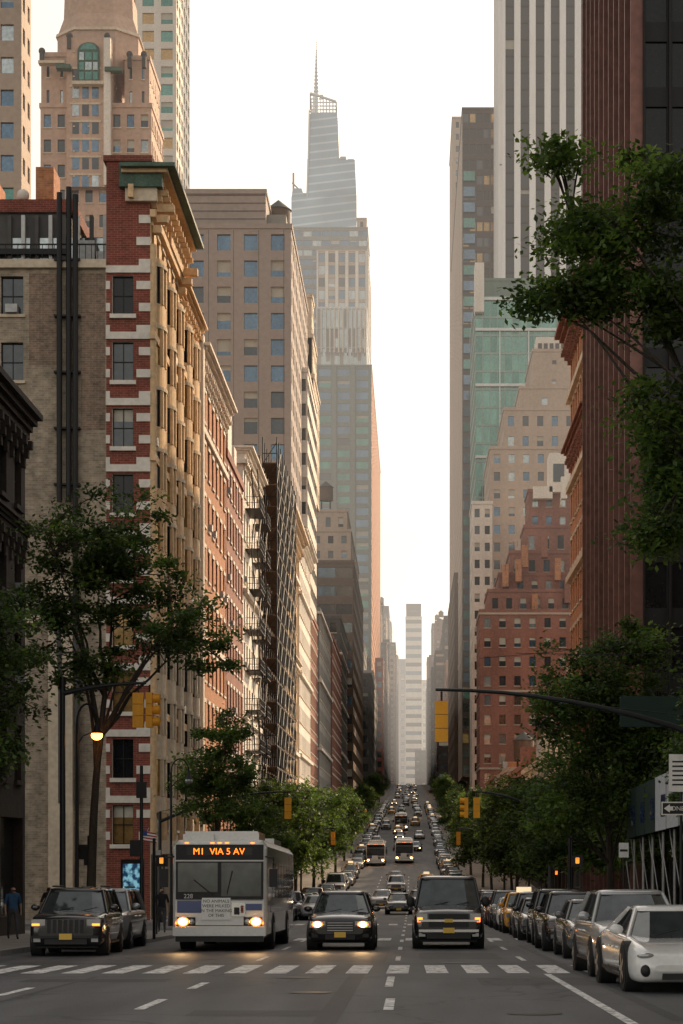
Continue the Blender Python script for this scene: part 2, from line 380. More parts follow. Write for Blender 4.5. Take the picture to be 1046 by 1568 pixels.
def fire_escape(mb,y0,y1,za,zb_,x=-14):
    z=za;k=0
    while z<zb_:
        mb.box(x+.01,x+1.3,y0,y1,z,z+.06,M_blk)
        for zz in (.5,1.0): mb.box(x+1.27,x+1.3,y0,y1,z+zz,z+zz+.04,M_blk); mb.box(x+.01,x+1.3,y0,y0+.03,z+zz,z+zz+.04,M_blk)
        yy=y0
        while yy<=y1: mb.box(x+1.27,x+1.3,yy,yy+.03,z+.06,z+1,M_blk); yy+=.35
        a,b=(y0+.3,y1-.5) if k%2 else (y1-.5,y0+.3)
        for o in (.5,1.0): mb.tube([(x+o,a,z+.05),(x+o,b,z+3.4)],.05,M_blk,4)
        z+=3.4;k+=1
def ex(mb):
    cornice(mb,-34,-14,163,179,35,'L',.9,.9,M_white); fire_escape(mb,165,170,3,31); fire_escape(mb,173,177,3,31)
bld('white_stone_building',[(-34,-14,163,179,gz(170),34,dict(st_wh,near=1),dict(shop=True))],'L',ex)
bld('brown_brick_building',[(-34,-14,179.5,212,gz(195),37,dict(st_org,wall=M_brn,near=0),dict(shop=True))],'L')
mb=MB()
for i in range(12):
    y=180.5+i*2.7
    for x in (-13.7,-12.4): mb.tube([(x,y,zr(y)),(x,y,39.5)],.06,M_steel,5)
z=1.0;k=0
while z<39:
    for x in (-13.7,-12.4): mb.tube([(x,180.5,z),(x,210.2,z)],.05,M_steel,4)
    mb.box(-13.75,-12.35,180.4,210.3,z+.06,z+.14,M_brn)
    mb.tube([(-13.7,180.5,z+1),(-12.4,180.5,z+1)],.04,M_steel,4)
    for i in range(11):
        y=180.5+i*2.7
        a,b=(z,z+2) if (i+k)%2 else (z+2,z)
        mb.tube([(-12.4,y,a),(-12.4,y+2.7,b)],.035,M_steel,4)
    mb.tube([(-13.7,180.4,z),(-12.4,180.4,z+2)],.035,M_steel,4)
    z+=2.0;k+=1
mb.obj('scaffolding')
def ex(mb): cornice(mb,-34,-14,213,240,39,'L',1.5,1.5,M_cream); cornice(mb,-34,-14,213,240,24,'L',.7,.6,M_cream)
bld('cream_apartment_building',[(-34,-14,213,240,gz(225),37.6,dict(st_wh,wall=M_sunglow),dict(shop=True))],'L',ex)
bld('limestone_building',[(-34,-13.8,241,268,gz(250),Z(830,245),dict(st_wh,wall=M_white),dict(shop=True)),(-34,-14,268.2,292,gz(280),34,dict(st_org,wall=M_red2,near=0),dict(shop=True))],'L',
    lambda mb:cornice(mb,-34,-13.8,241,268,Z(825,245)+.6,'L',1,.9,M_white))
st7=dict(wall=M_pink,bay=3.15,fh=3.36,wf=.5,hf=.62,rec=.35,glass=[G_b,G_b,G_d,G_b],blind=.25)
def ex(mb):
    tank(mb,-17.5,258,80,1.6,3); mb.box(-20,-16,250,262,80,82.5,M_grey)
    mb.box(-24,-22,250,252,84.5,85.3,M_grey)
    f=Face(mb,(X(281,246),246),(1,0))
    for k in range(1,5): f.Q(k*3.15-.03,k*3.15+.03,30,Z(352,246),.01,M_dgrey)
    for k in range(4): mb.box(X(281,248),X(407,248),247.9,247.99,Z(350,248)+1.2+k*1.0,Z(350,248)+1.24+k*1.0,M_dgrey)
bld('panel_apartment_tower',[(X(281,246),-15.1,246,285,30,Z(350,246),st7),(X(281,246),X(407,248),248,280,Z(350,246)+.6,Z(297,248),dict(st7,wf=.01,hf=.01))],'L',ex)
bld('ribbon_window_building',[(-24,-14.3,270,296,30,Z(575,272),dict(wall=M_white,bay=5,fh=3.5,wf=.97,hf=.5,glass=[G_d2,G_d]))],'L')
mb=MB(); 
for i,(h,w) in enumerate(((84,3),(78,6),(72,9))): tier(mb,-22,-14.9+i*.15,293,293+w*2,55,h,dict(wall=M_cream,bay=2.5,fh=3.3,wf=.5,hf=.5),'L')
mb.obj('setback_apartment_building')
bld('low_brick_building',[(-34,-14,298,340,gz(320),Z(950,310),dict(st_wh,wall=M_grey),dict(shop=True,clut=True)),(-34,-13.8,341,385,gz(360),Z(985,350),dict(st_org,wall=M_red2,near=0),dict(shop=True,clut=True)),(-34,-14,386,428,gz(400),Z(960,400),dict(st_wh,wall=M_dgrey),dict(shop=True,clut=True))],'L')
bld('brown_banded_building',[(-40,-12.8,431,520,gz(440),Z(862,431),dict(wall=M_brn,bay=4,fh=4,wf=.96,hf=.55,glass=[G_d,G_d2,G_b])),(-40,-13.4,433,500,Z(862,431)+.6,Z(812,431),dict(wall=M_beige,bay=3,fh=3.4,wf=.4,hf=.5)),(-34,-14.3,436,480,Z(812,431)+.6,Z(778,431),dict(wall=M_beige,bay=3,fh=3.4,wf=.4,hf=.5),dict(clut=True))],'L')
walls=[M_dgrey,M_brn,M_grey,M_dark,M_red2,M_beige,M_dgrey]
d=530.
i=0
while d<1560:
    w=R.uniform(35,75); yt=R.uniform(955,1040) if d<700 else R.uniform(905,1030)
    zt=Z(yt,d)
    sty=dict(wall=walls[i%7],bay=R.choice([3,4,5]),fh=3.8,wf=R.choice([.5,.6,.92]),hf=R.choice([.5,.55,.6]),glass=[G_d,G_b,G_d])
    bld(R.choice(['office_building','apartment_building']),[(-50,-12.5+R.uniform(-.6,2.2),d,d+w,zr(d)-2,zt*.85,sty),(-50,-15-R.uniform(0,1),d+2,d+w,zt*.85,zt,sty,dict(clut=True))],'L')
    d+=w+(14 if i%2 else .5); i+=1
M_glc=mat('grey_green_cladding',(.20,.215,.19),.5,.2,var=.15,scale=.1)
def ex(mb):
    f=Face(mb,(X(483,700),700.5),(1,0))
    for k in range(12): f.B(.3+k*1.55,.75+k*1.55,Z(540,700),Z(470,700),0,.8,M_white)
bld('glass_office_tower',[(X(483,700),X(569,700),701,900,25,Z(560,700),dict(wall=M_glc,bay=6.6,fh=4.2,wf=.66,hf=.62,glass=[G_b,G_d,G_g2,G_b,G_b],pier=(M_glc,1.6,.8)),dict(wst=dict(wall=M_org,bay=6.6,fh=4.2,wf=.5,hf=.5))),
   (X(485,700),X(561,700),702,880,Z(560,700),Z(470,700),dict(wall=M_lfr,bay=1.6,fh=8,wf=.8,hf=.93,glass=[G_l,G_l,BL]))],'L',ex)
bld('stone_office_tower',[(X(485,800),X(562,800),800,860,60,Z(385,800),dict(wall=M_beige,bay=4.4,fh=5,wf=.62,hf=.72,glass=[G_l,G_b,G_d,G_b],pier=(M_white,1.2,.6))),
   (X(447,800),X(562,800),812,850,60,Z(350,812),dict(wall=M_grey,bay=4,fh=4,wf=.9,hf=.6,glass=[G_b,G_l,G_b])),
   (X(545,800),X(560,800),815,840,Z(350,812),Z(332,812),dict(wall=M_beige,bay=4,fh=4,wf=.3,hf=.6))],'L')
# supertall glass tower with open crown and spire
mb=MB(); d=1050.
STG=banded('supertall_glass',(.17,.25,.31),(.36,.42,.46),4.4,.22); STP=mat('pale_tower_frame',(.46,.50,.53),.4,.3,var=.08)
def seg(pa,pb,ya,pc,pd,yb,dy0,dy1,m=STG):
    r=lambda a,b,y,k:[(X(a,d),d+dy0+k,Z(y,d)),(X(b,d),d+dy0+k,Z(y,d)),(X(b,d),d+dy1-k,Z(y,d)),(X(a,d),d+dy1-k,Z(y,d))]
    mb.loft([r(pa,pb,ya,0),r(pc,pd,yb,1.5)],m,sm=False)
seg(444,547,900,446,546,300,0,55)
seg(470,546,300,472.5,543,240,3,50)
seg(471.5,520,240,474,514.5,165,5,44)
seg(518,530,241,519,529,232,6,30); seg(530,543,241,532,541,236,6,30)
seg(446,466,300,447.5,461,284,3,20); seg(461,472,300,463,472,291,3,20)
for px,ya,yb in ((470,300,240),(472,240,165),(519,240,165),(497,900,300)):
    mb.tube([(X(px,d),d+2,Z(ya,d)),(X(px+(1.5 if px<480 else (-3 if px==519 else 0)),d),d+3,Z(yb,d))],.45,STP,4)
x0,x1=X(474,d),X(514,d)
for k in range(9):
    x=x0+(x1-x0)*k/8; zt=Z(134+13*k/8,d)
    for yy in (d+8,d+40): mb.box(x-.3,x+.3,yy,yy+.8,Z(165,d),zt,STP)
for k in range(6):
    z=Z(165-k*5.5,d)
    for yy in (d+8.1,d+40.1): mb.box(x0,x1 if z<Z(147,d) else x0+(x1-x0)*.5,yy,yy+.6,z,z+.5,STP)
for k in range(5):
    yy=d+8+32*k/4
    for xx,yt in ((x0,134),(x1,147)): mb.box(xx-.3,xx+.3,yy,yy+.6,Z(165,d),Z(yt,d),STP)
for yy in (d+8,d+40): mb.tube([(x0,yy,Z(134,d)),(x1,yy,Z(147,d))],.7,STP,4)
sx=X(482,d)
mb.tube([(sx,d+20,Z(165,d)),(sx,d+20,Z(125,d)),(sx,d+20,Z(90,d)),(sx,d+20,Z(40,d))],[1.9,1.3,.8,.25],STP,8)
for i in range(12):
    z=Z(125-i*6,d); mb.tube([(sx,d+20,z),(sx,d+20,z+.7)],1.7-.11*i,STP,8)
mb.tube([(X(448,d),d+8,Z(285,d)),(X(448,d),d+8,Z(257,d))],.5,M_red2,6)
mb.tube([(X(446,d),d+8,Z(272,d)),(X(462,d),d+8,Z(288,d))],.4,M_red2,4)
mb.obj('supertall_skyscraper')

bld('tan_apartment_tower',[(-75,X(33,200),200,205,20,100,dict(wall=M_beige,bay=3,fh=3.3,wf=.45,hf=.5,glass=[G_l,G_b,G_g2,G_d]))],'L')
pl=mat('pink_limestone',(.54,.38,.29),.8,var=.16,scale=.2)
std=dict(wall=pl,bay=1.75,fh=3.35,wf=.52,hf=.52,glass=[G_l,G_b,G_d,G_d],blind=.25,sill=M_cream)
mb=MB(); d=260.
tier(mb,X(62,d),X(232,d),d,d+12,20,Z(165,d),std,'L')
tier(mb,X(62,d),X(104,d),d+.5,d+11,Z(165,d),Z(85,d),dict(std,wf=.2),'L'); tier(mb,X(190,d),X(228,d),d+.5,d+11,Z(165,d),Z(90,d),dict(std,wf=.2),'L')
tier(mb,X(104,d),X(172,d),d-1,d+11,Z(290,d),Z(62,d),dict(std,wf=.01,hf=.01),'L',cop=False)
f=Face(mb,(X(104,d),d-1),(1,0)); s_=d/3000
for k in range(7):
    zz=Z(290-27*k,d)
    for a in (9,24,39): f.B(a*s_,(a+10)*s_,zz,zz+1.5,.002,.06,R.choice([G_l,G_b,G_d]))
    f.B(5*s_,53*s_,zz+1.5,zz+1.75,.002,.12,M_cream)
aw=[(17+17*(1-math.cos(math.pi*j/12)),Z(84,d)+17*s_*math.sin(math.pi*j/12)*.8) for j in range(13)]
mb.poly([f.P(a*s_,z,.25) for a,z in [(17,Z(132,d))]+[(51,Z(132,d))]+[(a,z) for a,z in reversed(aw)]],M_copper)
for a,b in ((20,27),(29,39),(41,48)):
    for q in range(3): f.B(a*s_,b*s_,Z(128-15*q,d),Z(116-15*q,d),.26,.34,R.choice([G_g2,G_l]))
mb.poly([f.P(a*s_,z,.30) for a,z in [(21,Z(82,d))]+[(47,Z(82,d))]+[(34+13*math.cos(t),Z(82,d)+10*s_*math.sin(t)) for t in (.7,1.1,1.57,2.0,2.4)]],G_g2)
f.B(58*s_,68*s_,Z(290,d),Z(66,d),.002,.8,M_white)
f.B(10*s_,58*s_,Z(137,d),Z(132,d),0,.9,M_cream)
f.B(-42*s_,-2*s_,Z(104,d),Z(100,d),-.5,.7,M_cream)
f.B(-14*s_,8*s_,Z(114,d),Z(108,d),0,1.2,M_copper); f.B(60*s_,86*s_,Z(118,d),Z(112,d),0,1.2,M_copper)
cx=(X(80,d)+X(208,d))/2; hw=(X(208,d)-X(80,d))/2
def oct(w,z,cy=d+6): 
    c=w*.5
    return [(cx-w,cy-c,z),(cx-c,cy-w*.95,z),(cx+c,cy-w*.95,z),(cx+w,cy-c,z),(cx+w,cy+c,z),(cx+c,cy+w,z),(cx-c,cy+w,z),(cx-w,cy+c,z)]
mb.loft([oct(hw*.98,Z(100,d)),oct(hw*.98,Z(40,d)),oct(hw*.84,Z(12,d)),oct(hw*.82,Z(-25,d))],pl,sm=False)
mb.loft([oct(hw*1.02,Z(42,d)),oct(hw*1.0,Z(37,d))],M_cream,sm=False)
for px,py in ((66,85),(108,62),(166,62),(200,90),(222,90)):
    mb.box(X(px-3,d),X(px+3,d),d-1.2,d-.5,Z(py+18,d),Z(py,d),M_dgrey); mb.ball((X(px,d),d-.8,Z(py-3,d)),.45,M_dgrey)
mb.obj('art_deco_tower')
bld('white_green_window_tower',[(X(184,330),X(270,330),330,350,20,170,dict(wall=M_white,bay=3.2,fh=3.0,wf=.62,hf=.62,glass=[G_g,G_g2,G_g2,G_l,G_w]))],'L')

# ================================================================ RIGHT SIDE
mb=MB()
stb=dict(wall=M_brd,bay=3.1,fh=3.7,wf=.8,hf=.7,rec=.15,glass=[G_d2,G_d2,G_d2],blind=0,pier=(M_bron,.2,.7))
tier(mb,13,46,110,141,zr(120)-1,95,dict(stb,wall=M_blk,bay=1.5,pier=(M_brd,.14,.3),glass=[G_d2]),'R',wst=stb,shop=False)
f=Face(mb,(13,141),(0,-1))
for k in range(10): f.B(1.55+k*3.1-.04,1.55+k*3.1+.04,0,95,.004,.25,M_bron)
mb.obj('bronze_office_tower')
def ex(mb):
    cornice(mb,13,30,142.5,160,43.5,'R',1.3,1.5,M_red2); cornice(mb,13,30,142.5,160,34,'R',.8,.8,M_red2)
bld('ornate_orange_building',[(13,30,142.5,160,gz(150),42,dict(wall=M_org,bay=2.2,fh=3.6,wf=.45,hf=.6,belt=(2,M_cream,.4,.5),sill=M_cream,lint=M_cream),dict(shop=True))],'R',ex)
d=161.
for i,w in enumerate((30,38,34,40,36)):
    bld('low_commercial_building',[(13,30,d,d+w,gz(d+w/2),gz(d+w/2)+R.uniform(10,14),dict(wall=[M_org,M_cream,M_red2,M_beige,M_org][i],bay=2.8,fh=3.6,wf=.5,hf=.55,sill=M_white),dict(shop=True,clut=True))],'R'); d+=w+.4
strr=dict(wall=M_red2,bay=2.6,fh=3.3,wf=.42,hf=.5,sill=M_beige,glass=[G_d,G_b,G_l,G_d],blind=.35,cop=M_red2,belt=(4,M_beige,.2,.35))
D=346.
def ex(mb):
    tank(mb,27,356,Z(740,D),1.8,3.5)
    for px,py in ((770,880),(800,850),(830,835),(860,745),(745,940),(790,872),(850,870),(865,905),(815,925)):
        mb.box(X(px,D),X(px+9,D),D+.5,D+2.5,Z(py,D)-2,Z(py-12,D)+.5,R.choice([M_red2,M_white,M_org]))
    for a,b,c,e in ((845,882,735,683),(820,850,745,735)): mb.box(X(a,D),X(b,D),D+6,D+12,Z(c,D)-1,Z(e,D),M_white)
    mb.box(X(851,D),X(868,D),D+5.9,D+5.99,Z(728,D),Z(700,D),G_d)
    for a,py in ((752,905),(768,878),(786,842),(770,940),(800,940),(830,940)):
        for q in range(5): mb.box(X(a,D)+q*.7,X(a,D)+q*.7+.05,D+.3,D+.35,Z(py,D)+.6,Z(py,D)+1.6,M_blk)
bld('stepped_brick_building',[
 (X(735,D),36,D,D+18,gz(D)-1,Z(938,D),strr,dict(shop=False)),
 (X(748,D),36,D+1.5,D+18,Z(938,D),Z(905,D),strr),(X(765,D),36,D+3,D+18,Z(905,D),Z(878,D),strr),
 (X(783,D),36,D+4.5,D+18,Z(878,D),Z(842,D),strr),(X(806,D),36,D+6,D+18,Z(842,D),Z(800,D),strr),(X(813,D),36,D+7.5,D+18,Z(800,D),Z(742,D),strr)],'R',ex)
bld('grey_narrow_building',[(X(723,374),X(754,374),374,389,gz(374)-2,Z(772,374),dict(wall=M_white,bay=1.9,fh=3.3,wf=.5,hf=.5,glass=[G_d,G_d2]))],'R')
sttn=dict(wall=M_beige,bay=2.9,fh=3.5,wf=.42,hf=.5,glass=[G_d,G_b,G_l],blind=.3)
d=392.
def ex(mb):
    mb.box(X(825,d),X(872,d),d+8,d+14,Z(530,d),Z(500,d),M_white)
    for k in range(5): mb.box(X(828+k*9,d),X(834+k*9,d),d+7.9,d+8-.003,Z(522,d),Z(510,d),M_dgrey)
bld('stepped_beige_tower',[(X(750,d),42,d,d+30,gz(d)-2,Z(688,d),sttn),(X(772,d),42,d+1.5,d+30,Z(688,d),Z(626,d),sttn),(X(797,d),42,d+3,d+30,Z(626,d),Z(590,d),dict(sttn,bay=9,wf=.12,hf=.3)),(X(818,d),42,d+4.5,d+30,Z(590,d),Z(530,d),dict(sttn,bay=8,wf=.1,hf=.2))],'R',ex)
d=428.
stg=dict(wall=M_gfr,bay=1.6,fh=3.9,wf=.9,hf=.88,rec=.12,glass=[G_g,G_g,G_g2,G_g,G_g2],blind=.0)
def ex(mb):
    mb.box(X(727,d),X(741,d),d-1.5,d+4,Z(480,d),Z(405,d),M_white)
    f=Face(mb,(X(728,d),d),(1,0))
    for py in (458,505,590,700): f.B(0,22,Z(py,d)-.3,Z(py,d)+.3,.01,.5,M_lfr)
    for a in (5.2,11.5,17.5): f.B(a,a+.25,40,Z(505,d),.01,.4,M_lfr)
bld('green_glass_tower',[(X(728,d),38,d,d+38,gz(d),Z(458,d),stg),(X(741,d),38,d+6,d+36,Z(458,d),Z(418,d),dict(stg,wall=mat('green_spandrel',(.14,.20,.165),.5),wf=.01,hf=.01))],'R',ex)
bld('striped_office_tower',[(X(769,470),58,470,497,60,240,dict(wall=M_blk,bay=3.6,fh=4,wf=.95,hf=.9,rec=.4,glass=[G_d2],blind=.02,pier=(mat('white_marble_pier',(.84,.81,.77),.5,var=.08),1.5,.9)))],'R')
d=500.
def ex(mb):
    mb.tube([(X(737,d),d+10,Z(168,d)),(X(737,d),d+10,Z(150,d))],.3,M_blk,5)
    for k in (-4,0,5): mb.box(X(740+k*3,d),X(745+k*3,d),d+8,d+10,Z(168,d),Z(160,d),M_dgrey)
    f=Face(mb,(X(708,d),d),(1,0))
    z=40
    while z<Z(255,d): f.B(.3,3.2,z,z+2.4,.01,.5,R.choice([G_b,G_g2,G_g2,G_b])); z+=4
bld('dark_bronze_tower',[(X(708,d),X(772,d),d,d+140,20,Z(168,d),dict(wall=mat('bronze_panel',(.06,.042,.032),.5,.2,var=.2,scale=.1),bay=1.7,fh=4,wf=.8,hf=.6,glass=[G_d2,G_d,G_d2,G_w],blind=.03),dict(wst=dict(wall=M_beige,bay=5,fh=4,wf=.35,hf=.5)))],'R',ex)
bld('slim_beige_tower',[(X(692,650),X(708,650),645,690,20,Z(190,650),dict(wall=M_beige,bay=3,fh=4,wf=.3,hf=.5))],'R')
d=700.;i=3
while d<1560:
    w=R.uniform(40,80); zt=Z(R.uniform(925,1050),d)
    sty=dict(wall=walls[i%7],bay=4,fh=3.8,wf=R.choice([.5,.6,.92]),hf=.55,glass=[G_d,G_b,G_d])
    bld('office_building',[(11.3+R.uniform(-1.8,.6),50,d,d+w,zr(d)-2,zt*.85,sty),(14.5,50,d+2,d+w,zt*.85,zt,sty,dict(clut=True))],'R'); d+=w+(14 if i%2 else .5);i+=1
bld('office_building',[(12.0,45,545,640,gz(560),Z(880,545),dict(wall=M_brn,bay=4,fh=4,wf=.6,hf=.5)) ],'R')
bld('banded_office_tower',[(X(621,1750),X(646,1750),1750,1800,40,Z(945,1750),dict(wall=M_white,bay=12,fh=7.5,wf=.96,hf=.45,glass=[G_b,G_d])),(X(622,1750),X(645,1750),1752,1798,Z(945,1750)+.6,Z(925,1750),dict(wall=M_dgrey,bay=12,fh=12,wf=.5,hf=.1))],'L')
bld('distant_office_tower',[(X(645,1900),X(668,1900),1900,1950,40,Z(1042,1900),dict(wall=M_white,bay=8,fh=8,wf=.5,hf=.4,glass=[G_l]))],'R')
bld('distant_office_tower',[(X(600,2000),X(622,2000),2000,2050,40,Z(1010,2000),dict(wall=M_grey,bay=8,fh=8,wf=.5,hf=.4,glass=[G_b]))],'L')
bld('distant_office_tower',[(X(655,1650),X(672,1650),1650,1690,40,Z(1100,1650),dict(wall=M_grey,bay=5,fh=6,wf=.5,hf=.4,glass=[G_b]))],'R')
bld('distant_office_tower',[(X(636,1500),X(655,1500),1620,1640,40,Z(1150,1620),dict(wall=M_dgrey,bay=5,fh=6,wf=.5,hf=.4,glass=[G_b]))],'R')
bld('tan_brick_building',[(13.2,34,8,92,gz(50),30,dict(wall=M_tan,bay=3,fh=3.6,wf=.45,hf=.55),dict(shop=True))],'R')

# ================================================================ GROUND
def asphalt(name,c,c2):
    m,t,b=nt(name);N=t.nodes;L=t.links; b.inputs['Roughness'].default_value=.62; b.inputs['Specular IOR Level'].default_value=.45
    tc=N.new('ShaderNodeTexCoord')
    mp=N.new('ShaderNodeMapping'); mp.inputs['Scale'].default_value=(1,.12,1); L.new(tc.outputs['Object'],mp.inputs[0])
    n1=N.new('ShaderNodeTexNoise'); n1.inputs['Scale'].default_value=.9;n1.inputs['Detail'].default_value=8; L.new(mp.outputs[0],n1.inputs['Vector'])
    n2=N.new('ShaderNodeTexNoise'); n2.inputs['Scale'].default_value=38;n2.inputs['Detail'].default_value=3; L.new(tc.outputs['Object'],n2.inputs['Vector'])
    ad=N.new('ShaderNodeMath'); L.new(n1.outputs['Fac'],ad.inputs[0]); 
    ml=N.new('ShaderNodeMath'); ml.operation='MULTIPLY'; ml.inputs[1].default_value=.5; L.new(n2.outputs['Fac'],ml.inputs[0]); L.new(ml.outputs[0],ad.inputs[1])
    cr=N.new('ShaderNodeValToRGB'); cr.color_ramp.elements[0].position=.55;cr.color_ramp.elements[0].color=(*c,1);cr.color_ramp.elements[1].position=.95;cr.color_ramp.elements[1].color=(*c2,1)
    L.new(ad.outputs[0],cr.inputs[0])
    vo=N.new('ShaderNodeTexVoronoi'); vo.feature='DISTANCE_TO_EDGE'; vo.inputs['Scale'].default_value=.22
    nv=N.new('ShaderNodeVectorMath'); nv.operation='MULTIPLY_ADD'; n3=N.new('ShaderNodeTexNoise'); n3.inputs['Scale'].default_value=.8; L.new(tc.outputs['Object'],n3.inputs['Vector'])
    L.new(n3.outputs['Color'],nv.inputs[0]); nv.inputs[1].default_value=(1.6,1.6,0); L.new(tc.outputs['Object'],nv.inputs[2]); L.new(nv.outputs[0],vo.inputs['Vector'])
    mr=N.new('ShaderNodeMapRange'); mr.inputs[1].default_value=.0;mr.inputs[2].default_value=.014;mr.inputs[3].default_value=.4;mr.inputs[4].default_value=1; L.new(vo.outputs['Distance'],mr.inputs[0])
    vm=N.new('ShaderNodeVectorMath');vm.operation='SCALE'; L.new(cr.outputs[0],vm.inputs[0]);L.new(mr.outputs[0],vm.inputs['Scale']); L.new(vm.outputs[0],b.inputs['Base Color'])
    bp=N.new('ShaderNodeBump');bp.inputs['Strength'].default_value=.6;bp.inputs['Distance'].default_value=.012;L.new(n2.outputs['Fac'],bp.inputs['Height']);L.new(bp.outputs[0],b.inputs['Normal'])
    return m
A1=asphalt('asphalt',(.040,.043,.048),(.10,.104,.11)); A2=asphalt('asphalt_patch',(.024,.026,.029),(.05,.052,.056))
M_side=mat('concrete_pavement',(.27,.25,.225),.85,var=.25,scale=.8,streak=False,bump=.3)
M_kerb=mat('granite_kerb',(.32,.31,.30),.8,var=.2,scale=3)
def linemat():
    m=mat('white_road_paint',(.80,.79,.76),.7,var=.25,scale=3,streak=False);t=m.node_tree;N=t.nodes;L=t.links;b=N['Principled BSDF']
    tr=N.new('ShaderNodeBsdfPrincipled');tr.inputs['Base Color'].default_value=(.10,.10,.10,1);tr.inputs['Roughness'].default_value=.7
    n=N.new('ShaderNodeTexNoise');n.inputs['Scale'].default_value=7;n.inputs['Detail'].default_value=6;tc=N.new('ShaderNodeTexCoord');L.new(tc.outputs['Object'],n.inputs['Vector'])
    r=N.new('ShaderNodeMapRange');r.inputs[1].default_value=.52;r.inputs[2].default_value=.64;L.new(n.outputs['Fac'],r.inputs[0])
    mx=N.new('ShaderNodeMixShader');L.new(r.outputs[0],mx.inputs[0]);L.new(b.outputs[0],mx.inputs[1]);L.new(tr.outputs[0],mx.inputs[2]);L.new(mx.outputs[0],N['Material Output'].inputs['Surface']);return m
M_line=linemat()
def ys(a,b):
    out=[a];y=a
    while y<b-1e-6:
        st=3 if y<500 else (12 if y<1600 else 200)
        y=min(b,y+st); out.append(y)
    return out
def strip(mb,x0,x1,a,b,off,m,cross=True):
    Y=ys(a,b)
    for i in range(len(Y)-1):
        p,q=Y[i],Y[i+1]
        mb.poly([(x0,p,zr(p)+off),(x1,p,zr(p)+off),(x1,q,zr(q)+off),(x0,q,zr(q)+off)],m)
mb=MB(); strip(mb,-3500,3500,-80,8000,0,A1); mb.obj('ground')
mb=MB(); strip(mb,-8.4,5.8,-78,1650,.004,A1); mb.obj('road')
mb=MB()
def pave(x0,x1,a,b):
    Y=ys(a,b)
    for i in range(len(Y)-1):
        p,q=Y[i],Y[i+1]; k=.14
        inner=x1 if x1<0 else x0; kk=.18 if x1>0 else -.18
        A,B=sorted((inner,inner+kk))
        mb.poly([(x0 if x0<0 else x0+.18,p,zr(p)+k),((x1-.18) if x1<0 else x1,p,zr(p)+k),((x1-.18) if x1<0 else x1,q,zr(q)+k),(x0 if x0<0 else x0+.18,q,zr(q)+k)],M_side)
        mb.poly([(A,p,zr(p)+k),(B,p,zr(p)+k),(B,q,zr(q)+k),(A,q,zr(q)+k)],M_kerb)
        mb.poly([(inner,p,zr(p)),(inner,q,zr(q)),(inner,q,zr(q)+k),(inner,p,zr(p)+k)],M_kerb)
    for y in (a,b): mb.poly([(x0,y,zr(y)),(x1,y,zr(y)),(x1,y,zr(y)+.14),(x0,y,zr(y)+.14)],M_kerb)
pave(-60,-10.4,46,60); pave(-60,-8.4,60,77); pave(-60,-8.4,101,1600)
pave(5.8,60,-10,97); pave(5.8,60,106,1600); pave(-60,-10.4,-60,20)
mb.obj('pavement')
mb=MB()
def mark(x0,x1,a,b,off=.009,m=M_line,sk=0):
    mb.poly([(x0,a,zr(a)+off),(x1,a,zr(a)+off),(x1+sk,b,zr(b)+off),(x0+sk,b,zr(b)+off)],m)
x=-10.1
while x<3.9:
    mark(x,x+.44,38.6+(x*.02)+R.uniform(-.1,.1),43+(x*.02)+R.uniform(-.1,.1),sk=R.uniform(-.03,.03)); x+=.8
x=-7.8
while x<5.4: mark(x,x+.45,66,69.5); x+=.95
x=-7.8
while x<5.4: mark(x,x+.45,98,101.5); x+=.95
for y in range(46,240,9):
    for lx in (-3.6,-.32,2.65): mark(lx-.06,lx+.06,y,y+3)
mark(-.45,-.31,33,37); mark(-.38,-.24,26.3,29.2); mark(-3.75,-3.6,26.4,29); mark(-3.7,-3.55,32.2,34.5); mark(-6.4,-6.25,30,32.6)
mark(2.58,2.72,14,38.3); mark(-6.56,-6.44,24,26)
mb.obj('road_markings')
mb=MB()
for (x0,x1,a,b) in ((1.2,3.4,33.5,36.5),(-2.9,-1.1,25,26.2),(-7,-4.4,34.8,36),(-3.3,-.6,45,58),(.2,2.2,47,52),(-1.2,-.9,22,38),(3.2,3.4,24,60),(-9,4,43.9,44.15),(-6,-5.9,22,37)):
    mark(x0,x1,a,b,.0065,A2)
for (cx,cy) in ((-1.6,31),(1.0,44.6),(-5,47),(-2.2,36.6),(1.6,25.5)):
    mb.poly([(cx+.36*math.cos(k*math.pi/10),cy+.36*math.sin(k*math.pi/10),zr(cy+.36*math.sin(k*math.pi/10))+.012) for k in range(20)],M_steel)
mb.obj('road_patches_and_manholes')

# ================================================================ TREES
def leafmat(name,c,tr):
    m=bpy.data.materials.new(name);m.use_nodes=True;t=m.node_tree;N=t.nodes;L=t.links
    b=N['Principled BSDF'];b.inputs['Roughness'].default_value=.55;b.inputs['Specular IOR Level'].default_value=.3
    tc=N.new('ShaderNodeTexCoord');n=N.new('ShaderNodeTexNoise');n.inputs['Scale'].default_value=.7;n.inputs['Detail'].default_value=3;L.new(tc.outputs['Object'],n.inputs['Vector'])
    mr=N.new('ShaderNodeMapRange');mr.inputs[1].default_value=.35;mr.inputs[2].default_value=.65;mr.inputs[3].default_value=.55;mr.inputs[4].default_value=1.45;L.new(n.outputs['Fac'],mr.inputs[0])
    vm=N.new('ShaderNodeVectorMath');vm.operation='SCALE';vm.inputs[0].default_value=c;L.new(mr.outputs[0],vm.inputs['Scale']);L.new(vm.outputs[0],b.inputs['Base Color'])
    tl=N.new('ShaderNodeBsdfTranslucent'); v2=N.new('ShaderNodeVectorMath');v2.operation='SCALE';v2.inputs[0].default_value=tr;L.new(mr.outputs[0],v2.inputs['Scale']);L.new(v2.outputs[0],tl.inputs['Color'])
    mx=N.new('ShaderNodeMixShader');mx.inputs[0].default_value=.4;L.new(b.outputs[0],mx.inputs[1]);L.new(tl.outputs[0],mx.inputs[2])
    L.new(mx.outputs[0],N['Material Output'].inputs['Surface']);return m
